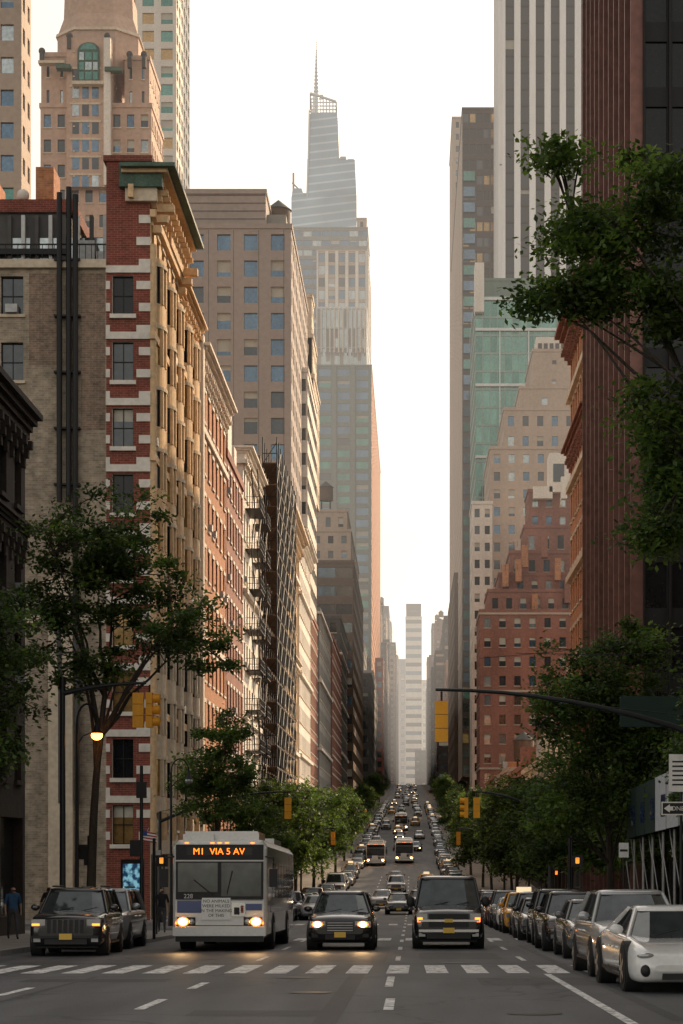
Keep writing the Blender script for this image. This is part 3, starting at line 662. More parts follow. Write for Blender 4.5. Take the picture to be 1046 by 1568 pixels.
LF=[leafmat('leaf_dark',(.038,.060,.020),(.055,.105,.022)),leafmat('leaf_mid',(.060,.100,.026),(.105,.185,.03)),leafmat('leaf_light',(.095,.145,.032),(.18,.28,.04))]
BARK=mat('bark',(.06,.048,.038),.9,var=.4,scale=3,bump=.6)
def tree(name,base,ells,nc,nl,ls,seed,tr=.15,tt=None,cr=.55,flat=.55,place=True,lw=(3,4,2),pw=1.0):
    r=random.Random(seed);mb=MB();bx,by,bz=base
    vol=[(e[3]*e[4]*e[5])**pw for e in ells];cl=[]
    for _ in range(nc):
        e=r.choices(ells,vol)[0]
        v=Vector((r.gauss(0,1),r.gauss(0,1),r.gauss(0,1))).normalized()*(r.random()**.42)*r.choice((1,1,1,1.18))
        cl.append(Vector((e[0]+v.x*e[3],e[1]+v.y*e[4],e[2]+v.z*e[5])))
    top=Vector(tt) if tt else Vector((sum(c.x for c in cl)/nc*.5+bx*.5,sum(c.y for c in cl)/nc*.5+by*.5,min(c.z for c in cl)*.6+sum(c.z for c in cl)/nc*.4))
    b=Vector(base);pts=[b+(top-b)*t+Vector((math.sin(t*4+seed)*.12,math.cos(t*3+seed)*.1,0))*(t) for t in [k/6 for k in range(7)]]
    mb.tube([b-Vector((0,0,.1))]+pts,[tr*1.35]+[tr*(1-.5*k/6) for k in range(7)],BARK,8)
    samples=[(p,tr*.5) for p in pts[4:]]
    mains=sorted(cl,key=lambda c:r.random())[:max(7,nc//11)]
    for c in mains:
        s=pts[r.choice([3,4,5,6])] if c.z>top.z-1 else pts[3]
        mid=s.lerp(c,.5)+Vector((r.uniform(-.5,.5),r.uniform(-.3,.3),.16*(c-s).length))
        pp=[]
        for k in range(7):
            t=k/6;pp.append(s*(1-t)**2+mid*2*t*(1-t)+c*t*t+(Vector((r.gauss(0,.05),r.gauss(0,.05),r.gauss(0,.05))) if 0<k<6 else Vector((0,0,0))))
        rr=[max(.012,tr*.45*(1-t/6.6)) for t in range(7)]
        mb.tube(pp,rr,BARK,5);samples+=[(p,q) for p,q in zip(pp[1:],rr[1:])]
    for c in cl:
        s,q=min(samples,key=lambda sp:(sp[0]-c).length)
        if (s-c).length>.05:
            mid=s.lerp(c,.5)+Vector((0,0,.1)); mb.tube([s,mid,c],[min(q*.6,.035),.02,.008],BARK,4,False)
    mi=[mb.mi(m) for m in LF]
    for c in cl:
        cc=cr*r.uniform(.5,1.35); w=r.choices((0,1,2),lw)[0]
        for _ in range(int(nl/nc*r.uniform(.4,1.6))):
            p=c+Vector((r.gauss(0,cc*.5),r.gauss(0,cc*.5),r.gauss(0,cc*.5*flat)))
            a=Vector((r.gauss(0,1),r.gauss(0,1),r.gauss(0,.6)-.2)).normalized()
            q=a.cross(Vector((r.gauss(0,.6),r.gauss(0,.6),1))).normalized()
            L=ls*r.uniform(.6,1.4);n=len(mb.v)
            mb.v.extend([tuple(p),tuple(p+a*L*.5+q*L*.28),tuple(p+a*L),tuple(p+a*L*.5-q*L*.28)])
            mb.f.append((n,n+1,n+2,n+3));mb.m.append(mi[w if r.random()<.65 else r.randrange(3)]);mb.sm.append(False)
    if place: return mb.obj(name)
    return mb.mesh(name)
tree('street_tree',(-10.2,62,zr(62)),[(-9.8,62,10.9,2.3,2,2.1),(-8.3,62,10.6,1.6,1.5,1.3),(-7.6,62,8.4,2.3,1.8,1.1),(-11.3,62,9.2,1.3,1.6,1.7),(-6.3,61.5,7.4,1.1,1,.8),(-9.8,62,7.2,1.8,1.6,.9)],140,21000,.165,3,.17,(-9.8,62,6.4),.62,.45,lw=(4,5,2))
tree('street_tree',(-10.9,50,zr(50)),[(-11.3,50,5.2,1.8,1.6,2.6),(-10.2,50,7.2,1.0,1.3,.9)],80,12000,.15,4,.13,None,.6,.6,lw=(5,3,0))
tree('street_tree',(-9.6,95,zr(95)),[(-9.6,95,4.9,2.3,2,2.1),(-9.2,95,7.2,1.2,1.2,.9)],75,14000,.19,5,.13,None,.65,.65,lw=(1,3,5))
tree('street_tree',(8.4,36.6,zr(37)),[(4.2,36.5,13.5,1.5,1.4,.95),(3.4,36.5,12.9,1.0,1,.65),(4.5,36.6,11.9,1.1,1.2,.9),(2.75,36.4,14.5,.55,.5,.35),(2.4,36.3,11.7,.5,.5,.28),(3.2,36.3,11.9,.6,.6,.4),
   (4.75,36.5,9.7,.7,.9,.8),(5.0,36.5,8.5,.6,.8,.7),(4.5,36.4,7.4,.55,.6,.3),(7.6,37,12,2.6,2.4,3.0),(6.6,36.6,9,1.5,1.6,2.2)],290,54000,.13,6,.2,(8.0,36.8,8),.5,.58,lw=(2,4,4),pw=.45)
tree('street_tree',(7.4,73,zr(73)),[(7.0,73,7.0,2.4,2.2,2.4),(6.0,72,3.6,1.9,2,2.0),(8.4,73,4.4,1.8,2,2.4),(8.4,73,9.0,1.2,1.2,.9)],190,34000,.18,7,.17,None,.72,.65,lw=(2,4,4))
tree('street_tree',(8.6,57,zr(57)),[(8.8,57,3.6,1.5,1.5,1.8),(9.0,57,6.0,1.2,1.4,1.4)],60,10000,.16,8,.13,None,.55,.6,lw=(5,3,1))
var=[tree('street_tree',(0,0,0),[(0,0,6.0,2.7,2.7,2.5),(R.uniform(-.8,.8),0,8,1.7,1.7,1.2),(R.uniform(-1.5,1.5),R.uniform(-1,1),4.2,2.1,2.1,1.5)],75,13000,.26,20+k,.15,None,.85,.65,False) for k in range(4)]
for k,(x,y,s) in enumerate([(-10,118,.85),(-9.6,142,1.05),(-9.8,165,1.15),(-9.4,188,1.2),(-9.7,215,1.15),(-9.5,245,1.2),(-9.6,280,1.1),(-9.8,325,1.05),(-9.9,385,1.0),(-10.2,450,.9),(-10,520,1.),(-10,610,1.1),
      (7.6,95,.92),(7.4,113,.95),(7.2,132,1.0),(7.8,152,1.0),(7.3,176,1.05),(7.5,205,1.1),(7.3,240,1.1),(7.6,285,1.05),(7.8,330,1.0),(8.0,395,.95),(8,470,1.),(8,570,1.),(10.3,84,1.0),(10.5,66,.8),(11.5,104,1.1)]):
    inst(var[k%4],'street_tree',(x,y,zr(y)),(0,0,R.uniform(0,6.28)),None,(s,s,s*R.uniform(.92,1.08)))

# ================================================================ VEHICLES
def paint(n,c,rough=.22,metal=.0): return mat(n,c,rough,metal,.08,1.5,0,.5,coat=1,streak=False)
P_blk=paint('black_paint',(.014,.014,.016));P_wht=paint('white_paint',(.76,.76,.75));P_slv=paint('silver_paint',(.42,.43,.44),.3,.4)
P_gry=paint('grey_paint',(.10,.105,.11));P_yel=paint('yellow_paint',(.80,.36,.02));P_blu=paint('blue_paint',(.03,.05,.10));P_red=paint('red_paint',(.26,.02,.02))
TIRE=mat('tyre_rubber',(.018,.018,.018),.85,var=.1);RIM=mat('alloy_rim',(.4,.4,.41),.35,.8);CHR=mat('chrome',(.65,.65,.65),.15,1,var=.05)
CG=glass('car_glass',(.09,.105,.11),.04,.55,1.0,.05);BP=mat('black_plastic',(.02,.02,.021),.6)
H_on=emis('headlamp_lit',(1,.50,.16),45);H_halo=emis('headlamp_halo',(1,.26,.04),2.2);H_off=mat('headlamp_lens',(.45,.46,.46),.12,.5,var=.1);AMB=emis('amber_lamp',(1,.20,.02),4);TLR=mat('tail_lamp',(.3,.01,.01),.3)  # weak orange emitter is an added disc imitating the halo round lit headlamps
H_dim=emis('headlamp_far',(1,.75,.45),9)
PLT=mat('number_plate',(.7,.45,.08),.5,var=.05)
KIND={
 'suv':dict(L=4.75,W=1.92,st=[(0,.80,.42,.78),(.05,.88,.30,.90),(.18,.96,.24,1.0),(.6,1,.22,1.06),(1.25,1,.22,1.12),(3,1,.22,1.14),(4.5,.99,.24,1.14),(4.7,.94,.3,1.08),(4.75,.88,.4,1.0)],A=1.15,Bf=1.85,C=4.15,D=4.68,H=1.74,belt=1.12,wr=.68,wb=.90,r=.36,gr=(.50,.58,.92)),
 'xo':dict(L=4.7,W=1.88,st=[(0,.76,.40,.70),(.06,.88,.26,.84),(.22,.96,.22,.93),(.7,1,.2,1.0),(1.3,1,.2,1.05),(3,1,.22,1.07),(4.4,.98,.24,1.07),(4.65,.92,.3,1.0),(4.7,.85,.4,.9)],A=1.15,Bf=1.95,C=3.9,D=4.6,H=1.66,belt=1.04,wr=.62,wb=.88,r=.35,gr=(.40,.52,.80)),
 'sedan':dict(L=4.8,W=1.84,st=[(0,.78,.35,.62),(.06,.88,.24,.74),(.25,.96,.2,.82),(.8,1,.2,.90),(1.4,1,.2,.96),(3,1,.2,.98),(4.3,1,.22,1.02),(4.7,.93,.28,.98),(4.8,.85,.4,.9)],A=1.3,Bf=2.1,C=3.4,D=4.25,H=1.45,belt=.95,wr=.62,wb=.88,r=.33,gr=(.42,.45,.66)),
 'sport':dict(L=4.95,W=1.97,st=[(0,.70,.30,.50),(.06,.84,.20,.62),(.22,.94,.16,.70),(.5,.99,.16,.77),(.95,1,.16,.83),(1.6,.98,.16,.88),(3,.97,.16,.92),(4.0,1,.18,.96),(4.7,.93,.28,.93),(4.95,.82,.4,.84)],A=1.25,Bf=2.3,C=3.1,D=4.65,H=1.38,belt=.88,wr=.56,wb=.84,r=.37,gr=(.62,.2,.34)),
 'van':dict(L=5.7,W=2.02,st=[(0,.86,.40,.86),(.05,.93,.30,.98),(.2,.98,.26,1.08),(.6,1,.25,1.15),(1.0,1,.25,1.24),(3,1,.25,1.27),(5.5,1,.25,1.27),(5.7,.95,.3,1.24)],A=.95,Bf=1.65,C=5.5,D=5.64,H=2.1,belt=1.24,wr=.78,wb=.93,r=.38,gr=(.56,.62,1.0)),
}
CS=[(0,0),(.55,0),(.86,.0),(.96,.10),(1.0,.32),(1.0,.62),(.975,.84),(.92,.95),(.78,1.0),(.4,1.035),(0,1.045)]
CS2=[(0,0),(.55,0),(.86,.0),(.96,.10),(1.0,.34),(1.0,.62),(.975,.82),(.91,.96),(.80,1.02),(.62,.98),(.35,.97),(0,.975)]
def chai(seq):
    out=[seq[0]]
    for a,b in zip(seq[:-1],seq[1:]):
        out.append(tuple(p*.75+q*.25 for p,q in zip(a,b)));out.append(tuple(p*.25+q*.75 for p,q in zip(a,b)))
    out.append(seq[-1]);return out
def car(kind,pm,lit=0,amber=False,taxi=False,style='h',HL=None):
    near=HL is not None; HL=HL or H_dim
    k=KIND[kind];mb=MB();hw=k['W']/2
    rings=[];st=k['st']
    st=[(st[0][0]-.03,st[0][1]*.9,st[0][2]+.05,st[0][3]-.05)]+st
    st=chai(chai(st)); cs=chai(CS2 if kind=='sport' else CS)
    for (y,w,zb,zt) in st:
        h=zt-zb;half=[(a*w*hw,zb+b*h) for a,b in cs]
        ring=[(x,y,z) for x,z in half]+[(-x,y,z) for x,z in reversed(half[1:-1])]
        rings.append(ring)
    mb.loft(rings,pm)
    A,Bf,C,D,H,bz,wb=k['A'],k['Bf'],k['C'],k['D'],k['H'],k['belt'],k['wb']*hw
    wr=k['wr'];rz=H-.09; z0=bz-.06
    fb=[(-wb,A+.26,z0),(-wb*.6,A+.05,z0),(wb*.6,A+.05,z0),(wb,A+.26,z0)]
    ft=[(-wr,Bf+.12,rz),(-wr*.6,Bf,rz),(wr*.6,Bf,rz),(wr,Bf+.12,rz)]
    rb=[(-wb*.96,D,z0),(wb*.96,D,z0)];rt=[(-wr,C,rz),(wr,C,rz)]
    for i in range(3): mb.poly([fb[i],fb[i+1],ft[i+1],ft[i]],CG,True)
    mb.poly([fb[3],rb[1],rt[1],ft[3]],CG);mb.poly([rb[0],fb[0],ft[0],rt[0]],CG);mb.poly([rb[1],rb[0],rt[0],rt[1]],CG)
    def rr(s,z,g=0): return [(-wr*s,Bf+.12+g,z),(-wr*.85*s,Bf+.05+g,z),(-wr*.6*s,Bf+g,z),(wr*.6*s,Bf+g,z),(wr*.85*s,Bf+.05+g,z),(wr*s,Bf+.12+g,z),(wr*s,C-g,z),(-wr*s,C-g,z)]
    mb.loft([rr(1.03,rz-.015,-.03),rr(1.03,rz+.02,-.02),rr(.95,H-.03,.06),rr(.8,H-.005,.2),rr(.5,H,.4)],pm)
    for s in (-1,1):
        mb.tube([(s*wb,A+.24,z0),(s*wr,Bf+.10,rz)],.045,pm,5);mb.tube([(s*wb*.96,D,z0),(s*wr,C,rz)],.07,pm,5)
        for f in ((.42,.74) if kind!='van' else (.3,)):
            yb=A+(D-A)*f;mb.tube([(s*wb,yb,z0),(s*wr,Bf+(C-Bf)*f,rz)],.04,BP,4)
        mb.ball((s*(wb+.15),A+.48,bz+.10),(.12,.07,.085 if kind!='van' else .16),pm if kind!='van' else BP,6)
        if kind=='suv': mb.tube([(s*wr*.92,Bf+.2,H+.03),(s*wr*.92,C-.1,H+.03)],.025,BP,5)
        mb.box(s*(hw-.01),s*(hw+.012),k['L']*.3,k['L']*.68,.30,.36,BP)
        for q in (.44,.62): mb.box(s*(hw-.02),s*(hw+.02),k['L']*q,k['L']*q+.2,bz-.2,bz-.17,CHR)
        for wy in (k['L']*.185,k['L']*.80):
            mb.cylx(s*(hw-.28),s*(hw+.004),wy,k['r']+.02,k['r']+.05,BP,24)
            mb.cylx(s*(hw-.22),s*(hw+.018),wy,k['r'],k['r'],TIRE,24)
            mb.cylx(s*(hw-.1),s*(hw+.026),wy,k['r'],k['r']*.66,BP)
            mb.cylx(s*(hw-.1),s*(hw+.040),wy,k['r'],k['r']*.16,RIM,10)
            for q in range(5):
                a=q*2*math.pi/5;c_,s2=math.cos(a),math.sin(a);r1=k['r']*.66
                mb.poly([(s*(hw+.034),wy+c_*r1-s2*.035,k['r']+s2*r1+c_*.035),(s*(hw+.034),wy+c_*r1+s2*.035,k['r']+s2*r1-c_*.035),(s*(hw+.034),wy+s2*.05,k['r']-c_*.05),(s*(hw+.034),wy-s2*.05,k['r']+c_*.05)],RIM)
        gw,g0,g1=k['gr']
        if kind=='sport':
            mb.ball((s*.73,.13,.59),(.15,.12,.05),H_off); mb.ball((s*.75,.06,.36),(.085,.09,.10),BP)
        else:
            hx=(gw*hw+.04,hw*.90);hz=(g1-.17,g1+.01)
            mb.box(s*hx[0],s*hx[1],-.005,.26,hz[0],hz[1],H_off)
            if lit:
                cxh=(hx[0]+hx[1])/2;czh=(hz[0]+hz[1])/2
                if near: mb.ball((s*cxh,-.006,czh),(.16,.03,.095),H_halo)
                mb.ball((s*cxh,-.02,czh),(.11,.04,.07),HL)
            if amber: mb.box(s*(hx[0]+.14),s*(hx[1]-.02),-.016,.1,hz[0]-.06 if kind=='van' else hz[0]+.02,hz[0]+.07,AMB)
            mb.box(s*hw*.66,s*hw*.84,-.012,.1,.36,.46,H_off if not lit else BP)
        mb.box(s*hw*.6,s*hw*.9,k['L']-.08,k['L']+.005,bz-.3,bz-.12,TLR)
    gw,g0,g1=k['gr'];gx=gw*hw
    if kind=='sport': mb.box(-.5,.5,-.035,.1,.22,.32,BP)
    else:
        mb.box(-gx,gx,-.035,.08,g0,g1,BP)
        n=4
        if style=='h':
            for i in range(n): z=g0+(g1-g0)*(i+.5)/n;mb.box(-gx+.02,gx-.02,-.042,-.036,z-.012,z+.012,RIM)
        elif style=='v':
            for i in range(8): x=-gx+2*gx*i/7;mb.box(x-.025,x+.025,-.045,-.036,g0,g1,pm)
        elif style=='bar': mb.box(-gx-.3,gx+.3,-.045,-.036,(g0+g1)/2-.03,(g0+g1)/2+.03,CHR);mb.box(-.12,.12,-.05,-.046,(g0+g1)/2-.05,(g0+g1)/2+.05,PLT)
        mb.box(-gx*1.1,gx*1.1,-.02,.08,.30,.44,BP)
        if kind in('suv','van'): mb.box(-hw*.84,hw*.84,-.05,.06,g0-.13,g0-.06,BP if kind=='suv' else CHR)
    mb.box(-.16,.16,-.065,-.051,g0-.16 if kind!='sport' else .36,g0-.01 if kind!='sport' else .46,PLT)
    for s in (-.5,.12): mb.tube([(s,A+.03,z0+.05),(s+.5,A+.16,z0+.16)],.01,BP,4)
    mb.box(-hw*.8,hw*.8,.3,k['L']-.3,.2,.4,BP)
    if taxi: mb.box(-.3,.3,Bf+.5,Bf+.75,H+.0,H+.2,emis('taxi_roof_sign',(1,.8,.5),.8) if 'taxi_roof_sign' not in bpy.data.materials else bpy.data.materials['taxi_roof_sign'])
    return mb.mesh('car')
def put(me,name,x,y,rz=0):
    sl=math.atan((zr(y+4)-zr(y))/4)
    return inst(me,name,(x,y,zr(y)+.006),(sl,0,rz))
put(car('xo',P_blk,lit=1,style='h',HL=H_on),'black_crossover_car',-1.98,54.4)
put(car('van',P_blk,amber=True,style='bar'),'black_passenger_van',1.06,55.5)
put(car('suv',P_blk,amber=True,style='v'),'black_suv',-8.68,49.2,math.radians(2))
put(car('suv',P_slv),'parked_silver_suv',-9.0,55.2)
put(car('sport',P_wht),'parked_white_sports_car',4.42,30.6,math.radians(2))
put(car('xo',P_slv,style='h'),'parked_silver_suv',4.35,36.4,math.radians(1))
m_sb=car('sedan',P_blk);m_sg=car('sedan',P_gry);m_ub=car('suv',P_blk);m_ug=car('xo',P_gry);m_uw=car('suv',P_wht);m_sw=car('sedan',P_wht);m_xb=car('xo',P_blk)
m_tx=car('xo',P_yel,lit=0,taxi=True);m_txl=car('sedan',P_yel,lit=1,taxi=True);m_sbl=car('sedan',P_blk,lit=1);m_vw=car('van',P_wht);m_red=car('sedan',P_red);m_blu=car('suv',P_blu);m_slv=car('sedan',P_slv)
yy=47.
for me in (m_sg,m_xb,m_ub,m_sb,m_ug,m_tx,m_sw,m_ub,m_red):
    put(me,'parked_car',4.65+R.uniform(-.12,.12),yy,R.uniform(-.02,.02)); yy+=6.2
put(m_sb,'black_sedan',-.85,132)
put(m_vw,'white_van',-7.3,187)
pool=[('yellow_taxi',m_tx),('yellow_taxi',m_tx),('yellow_taxi',m_txl),('black_suv',m_ub),('white_suv',m_uw),('white_sedan',m_sw),('grey_sedan',m_sg),('black_sedan',m_sbl),('silver_sedan',m_slv),('blue_suv',m_blu)]
for lane,start,gap in ((-5.3,112,24),(-2.0,152,17),(1.1,150,16)):
    y=start
    while y<980:
        if not((lane==-2.0 or lane==1.1) and 255<y<292) and not(lane==-5.3 and 200<y<220):
            n,me=R.choice(pool);put(me,n,lane+R.uniform(-.6,.6),y,R.uniform(-.04,.04))
        y+=gap*R.uniform(.6,2.6)*(1+y/600)
for lane,start in ((4.6,104),(-7.3,108)):
    y=start
    while y<560:
        if not(lane<0 and 178<y<196) and R.random()<.8:
            me=R.choice([m_ub,m_sg,m_uw,m_sw,m_sb,m_tx,m_slv,m_ug]);put(me,'parked_car',lane+R.uniform(-.15,.15),y)
        y+=R.uniform(5.8,8.5)
B_w=paint('bus_white',(.70,.70,.68),.35);B_b=paint('bus_blue',(.02,.05,.20),.35);LED=emis('led_sign',(1,.17,.01),3.2)
def bus():
    mb=MB();L,hw,z0,z1=12.,1.3,.32,3.05
    def rect(w,a,b,y,c=.14):
        return [(-w+c,y,a),(w-c,y,a),(w,y,a+c),(w,y,b-c*1.3),(w-c,y,b),(-w+c,y,b),(-w,y,b-c*1.3),(-w,y,a+c)]
    mb.loft([rect(hw-.09,z0+.04,z1-.1,0),rect(hw-.02,z0,z1-.03,.06),rect(hw,z0,z1,.2),rect(hw,z0,z1,L-.1),rect(hw-.05,z0+.05,z1-.05,L)],B_w,sm=False)
    mb.box(-1.0,1.0,.5,3.2,z1+.003,3.30,B_w);mb.box(-1.05,-.2,.35,.49,z1+.003,3.22,B_w);mb.box(-.05,1.05,.35,.49,z1+.003,3.26,B_w)
    mb.box(-1.0,1.0,7,10,z1+.003,3.28,B_w)
    mb.box(-1.20,1.20,-.02,.1,2.50,2.92,BP)
    mb.box(-1.20,1.20,-.02,.1,1.42,2.46,BP)
    mb.box(-1.14,-.05,-.035,-.021,1.62,2.42,CG);mb.box(.05,1.14,-.035,-.021,1.50,2.42,CG)
    mb.box(-.9,.9,-.028,-.021,2.62,2.84,G_d2)
    mb.box(-1.16,-.5,-.022,.05,1.05,1.38,B_b);mb.box(.72,1.16,-.022,.05,1.12,1.30,B_b)
    mb.box(-.48,.30,-.04,.02,.86,1.46,P_wht);mb.box(.33,.70,-.035,.02,.95,1.32,CHR)
    mb.box(.40,.55,-.04,-.036,1.0,1.2,BP);mb.box(.58,.66,-.04,-.036,1.05,1.25,M_red)
    mb.box(-1.27,1.27,-.1,.12,.42,.66,B_w);mb.box(-1.2,1.2,-.05,.2,.26,.41,BP)
    mb.box(-1.18,1.18,-.012,.02,.69,.71,BP);mb.box(-1.18,1.18,-.012,.02,1.395,1.41,BP)
    for s in (-1,1):
        mb.box(s*.66,s*1.16,-.02,.05,.70,.93,BP)
        mb.ball((s*1.0,-.03,.81),(.17,.04,.13),H_halo);mb.ball((s*1.0,-.06,.81),(.12,.04,.09),H_on);mb.ball((s*.76,-.03,.81),(.08,.05,.08),H_off)
        mb.box(s*1.17,s*1.21,-.03,.05,.74,.80,AMB)
        mb.tube([(s*1.2,.1,2.6),(s*1.48,-.2,2.55),(s*1.5,-.22,2.2)],.025,BP,5);mb.box(s*1.38,s*1.6,-.28,-.18,1.75,2.25,BP)
        for i in range(8):
            y=1.9+i*1.25;mb.box(s*(hw-.02),s*(hw+.012),y,y+1.12,1.45,2.45,CG)
        mb.box(s*(hw-.02),s*(hw+.008),1.2,11.6,1.05,1.25,B_b)
        for wy in (2.4,8.6):
            mb.cylx(s*(hw-.35),s*(hw+.01),wy,.5,.56,BP);mb.cylx(s*(hw-.3),s*(hw+.03),wy,.48,.48,TIRE);mb.cylx(s*(hw-.1),s*(hw+.04),wy,.48,.28,RIM)
    mb.tube([(-.2,-.05,1.55),(-.7,-.05,1.95)],.015,BP,4);mb.tube([(.2,-.05,1.55),(.35,-.05,2.2)],.015,BP,4)
    for q in (-.9,-.2,0,.2,.9): mb.box(q-.05,q+.05,-.015,.05,2.95,2.98,AMB)
    return mb.mesh('city_bus')
def text(s,size,loc,m,parent,name):
    c=bpy.data.curves.new(name,'FONT');c.body=s;c.size=size;c.extrude=.002;c.align_x='CENTER';c.materials.append(m)
    o=bpy.data.objects.new(name,c);bpy.context.scene.collection.objects.link(o);o.parent=parent;o.location=loc;o.rotation_euler=(math.pi/2,0,0);return o
bm_=bus();b=put(bm_,'city_bus',-5.25,53.6)
text('M1  VIA 5 AV',.25,(-.02,-.04,2.65),LED,b,'route_sign');text('228',.17,(-.85,-.05,1.45),mat('sign_letter',(.7,.7,.7),.6),b,'fleet_number')
for i,s in enumerate(('NO ANIMALS','WERE MILKED','IN THE MAKING','OF THIS')): text(s,.12,(-.09,-.045,1.33-i*.13),BP,b,'poster_text')
put(bm_,'city_bus',-4.9,268);put(bm_,'city_bus',-1.0,275);put(bm_,'city_bus',-2,380)

# ================================================================ STREET FURNITURE
SIGY=mat('signal_yellow',(.86,.38,.02),.5,var=.12,scale=4)
def head(mb,x,y,z,face,lit=None):
    fx,fy=face;rx,ry=-fy,fx
    def P(a,b,c): return (x+rx*a+fx*b,y+ry*a+fy*b,z+c)
    for k in range(3):
        zc=-.36*k
        pts=[[P(-.17,-.1,zc-.345),P(.17,-.1,zc-.345),P(.17,.1,zc-.345),P(-.17,.1,zc-.345)],[P(-.17,-.1,zc),P(.17,-.1,zc),P(.17,.1,zc),P(-.17,.1,zc)]]
        mb.loft(pts,SIGY,sm=False)
        n=10
        ring=lambda r,b:[P(r*math.cos(2*math.pi*j/n),b,zc-.17+r*math.sin(2*math.pi*j/n)) for j in range(n)]
        mb.loft([ring(.13,.101),ring(.15,.33)],SIGY,cap=False)
        mb.poly(ring(.13,.104),G_d2)
    mb.tube([P(0,0,0),P(0,0,.25)],.03,M_steel,5)
def mast(x0,xt,y,h0,ht,heads,name='traffic_light'):
    mb=MB();g=zr(y)+.14
    mb.tube([(x0,y,g),(x0,y,g+.4),(x0,y,g+.45),(x0,y,h0+.5)],[.17,.15,.10,.08],M_steel,10)
    pts=[(x0+(xt-x0)*t,y,h0+(ht-h0)*(1-(1-t)**2)) for t in [k/8 for k in range(9)]]
    mb.tube(pts,[.085-.045*k/8 for k in range(9)],M_steel,8)
    mb.tube([(x0,y,h0+.5),(x0+(xt-x0)*.35,y,pts[3][2]+.02)],.015,M_steel,4)
    for (x,face) in heads:
        t=(x-x0)/(xt-x0);zz=h0+(ht-h0)*(1-(1-t)**2)
        head(mb,x,y,zz-.3,face)
    return mb.obj(name)
mast(X(96,60.5),X(224,60.5),60.5,Z(1062,60.5),Z(1046,60.5),[(X(212,60.5),(0,1)),(X(229,60.5),(1,.0))])
mast(7.6,X(667,51),51,Z(1128,51),Z(1056,51),[(X(676,51),(0,1))])
mast(X(245,98),X(446,98),98,Z(1258,98),Z(1212,98),[(X(441,98),(0,1))])
mast(X(842,102),X(722,102),102,Z(1250,102),Z(1212,102),[(X(730,102),(0,1)),(X(714,102),(-1,0))])
mast(-9,X(512,160),160,Z(1285,160),Z(1268,160),[(X(510,160),(0,1))])
mast(7.6,X(700,160),160,Z(1292,160),Z(1268,160),[(X(702,160),(0,1))])
mast(7.6,X(690,330),330,9,10.5,[(X(694,330),(0,1))]);mast(-9.2,X(556,300),300,6.5,8,[(X(560,300),(0,1))])
LAMP=emis('street_lamp_bulb',(1,.36,.05),12)
def crook(x,y,H,dx,lit):
    mb=MB();g=zr(y)+.14
    mb.tube([(x,y,g),(x,y,g+.9),(x,y,g+.95),(x,y,H-.6)],[.15,.11,.065,.045],M_blk,10)
    pts=[(x+dx*.5*(1-math.cos(a)),y,H-.6+.6*math.sin(a)) for a in [math.pi*k/10 for k in range(11)]]
    mb.tube(pts,.035,M_blk,6)
    e=pts[-1];mb.tube([e,(e[0],y,e[2]-.2),(e[0],y,e[2]-.32)],[.05,.10,.19],M_blk,10)
    mb.ball((e[0],y,e[2]-.38),(.18,.18,.15),LAMP if lit else H_off)
    mb.tube([(x,y,H-1.3),(x+dx*.3,y,H-1.0),(x+dx*.7,y,H-.9)],.02,M_blk,5)
    mb.obj('street_lamp')
crook(X(118,61.2),61.2,Z(1078,61.2),.62,True);crook(X(262,88),88,Z(1162,88),.8,False);crook(7.2,88,6.4,-.8,False);crook(-9,130,5.2,.8,False);crook(7.2,120,5.2,-.8,False)
HAND=emis('walk_signal_hand',(1,.16,.02),2.5)
def pedsig(x,y,h=3.2):
    mb=MB();g=zr(y)+.14;mb.tube([(x,y,g),(x,y,g+h)],.05,M_steel,8)
    mb.box(x+.07,x+.43,y-.1,y+.12,g+2.3,g+2.66,BP);mb.box(x+.19,x+.30,y-.115,y-.101,g+2.40,g+2.52,HAND)
    for q in range(4): mb.box(x+.19+q*.03,x+.21+q*.03,y-.115,y-.101,g+2.521,g+2.58,HAND)
    mb.obj('pedestrian_signal')
pedsig(X(236,62),62,);pedsig(X(872,62),62);pedsig(7,98)
def plainpole(x,y,h):
    mb=MB();g=zr(y)+.14;mb.tube([(x,y,g),(x,y,g+.5),(x,y,g+.55),(x,y,g+h)],[.12,.1,.06,.05],M_steel,8);mb.box(x-.15,x+.15,y-.1,y+.1,g+h-1.0,g+h-.5,BP)
    mb.box(x-.35,x-.02,y-.08,y-.06,g+2.6,g+3.1,BP);mb.obj('signal_pole')
plainpole(X(216,60.5),60.6,5.4);plainpole(X(136,66),66,3.4)
mb=MB();d=66;g=zr(d)+.14;x=X(202,d);mb.box(x-.38,x+.38,d,d+.3,g,g+2.6,BP)
m,t,bs=nt('advert_screen');N=t.nodes;tc=N.new('ShaderNodeTexCoord');n=N.new('ShaderNodeTexNoise');n.inputs['Scale'].default_value=5;n.inputs['Detail'].default_value=2;cr=N.new('ShaderNodeValToRGB')
cr.color_ramp.elements[0].position=.42;cr.color_ramp.elements[0].color=(.01,.05,.12,1);cr.color_ramp.elements[1].position=.58;cr.color_ramp.elements[1].color=(.3,.65,.8,1)
t.links.new(tc.outputs['Object'],n.inputs['Vector']);t.links.new(n.outputs['Fac'],cr.inputs[0]);t.links.new(cr.outputs[0],bs.inputs['Emission Color']);bs.inputs['Emission Strength'].default_value=.5;t.links.new(cr.outputs[0],bs.inputs['Base Color'])
mb.box(x-.3,x+.3,d-.012,d-.003,g+1.2,g+2.45,m);mb.obj('advertising_kiosk')
mb=MB();shw=mat('shed_panel',(.6,.63,.66),.6);shg=mat('shed_green',(.012,.035,.028),.7)
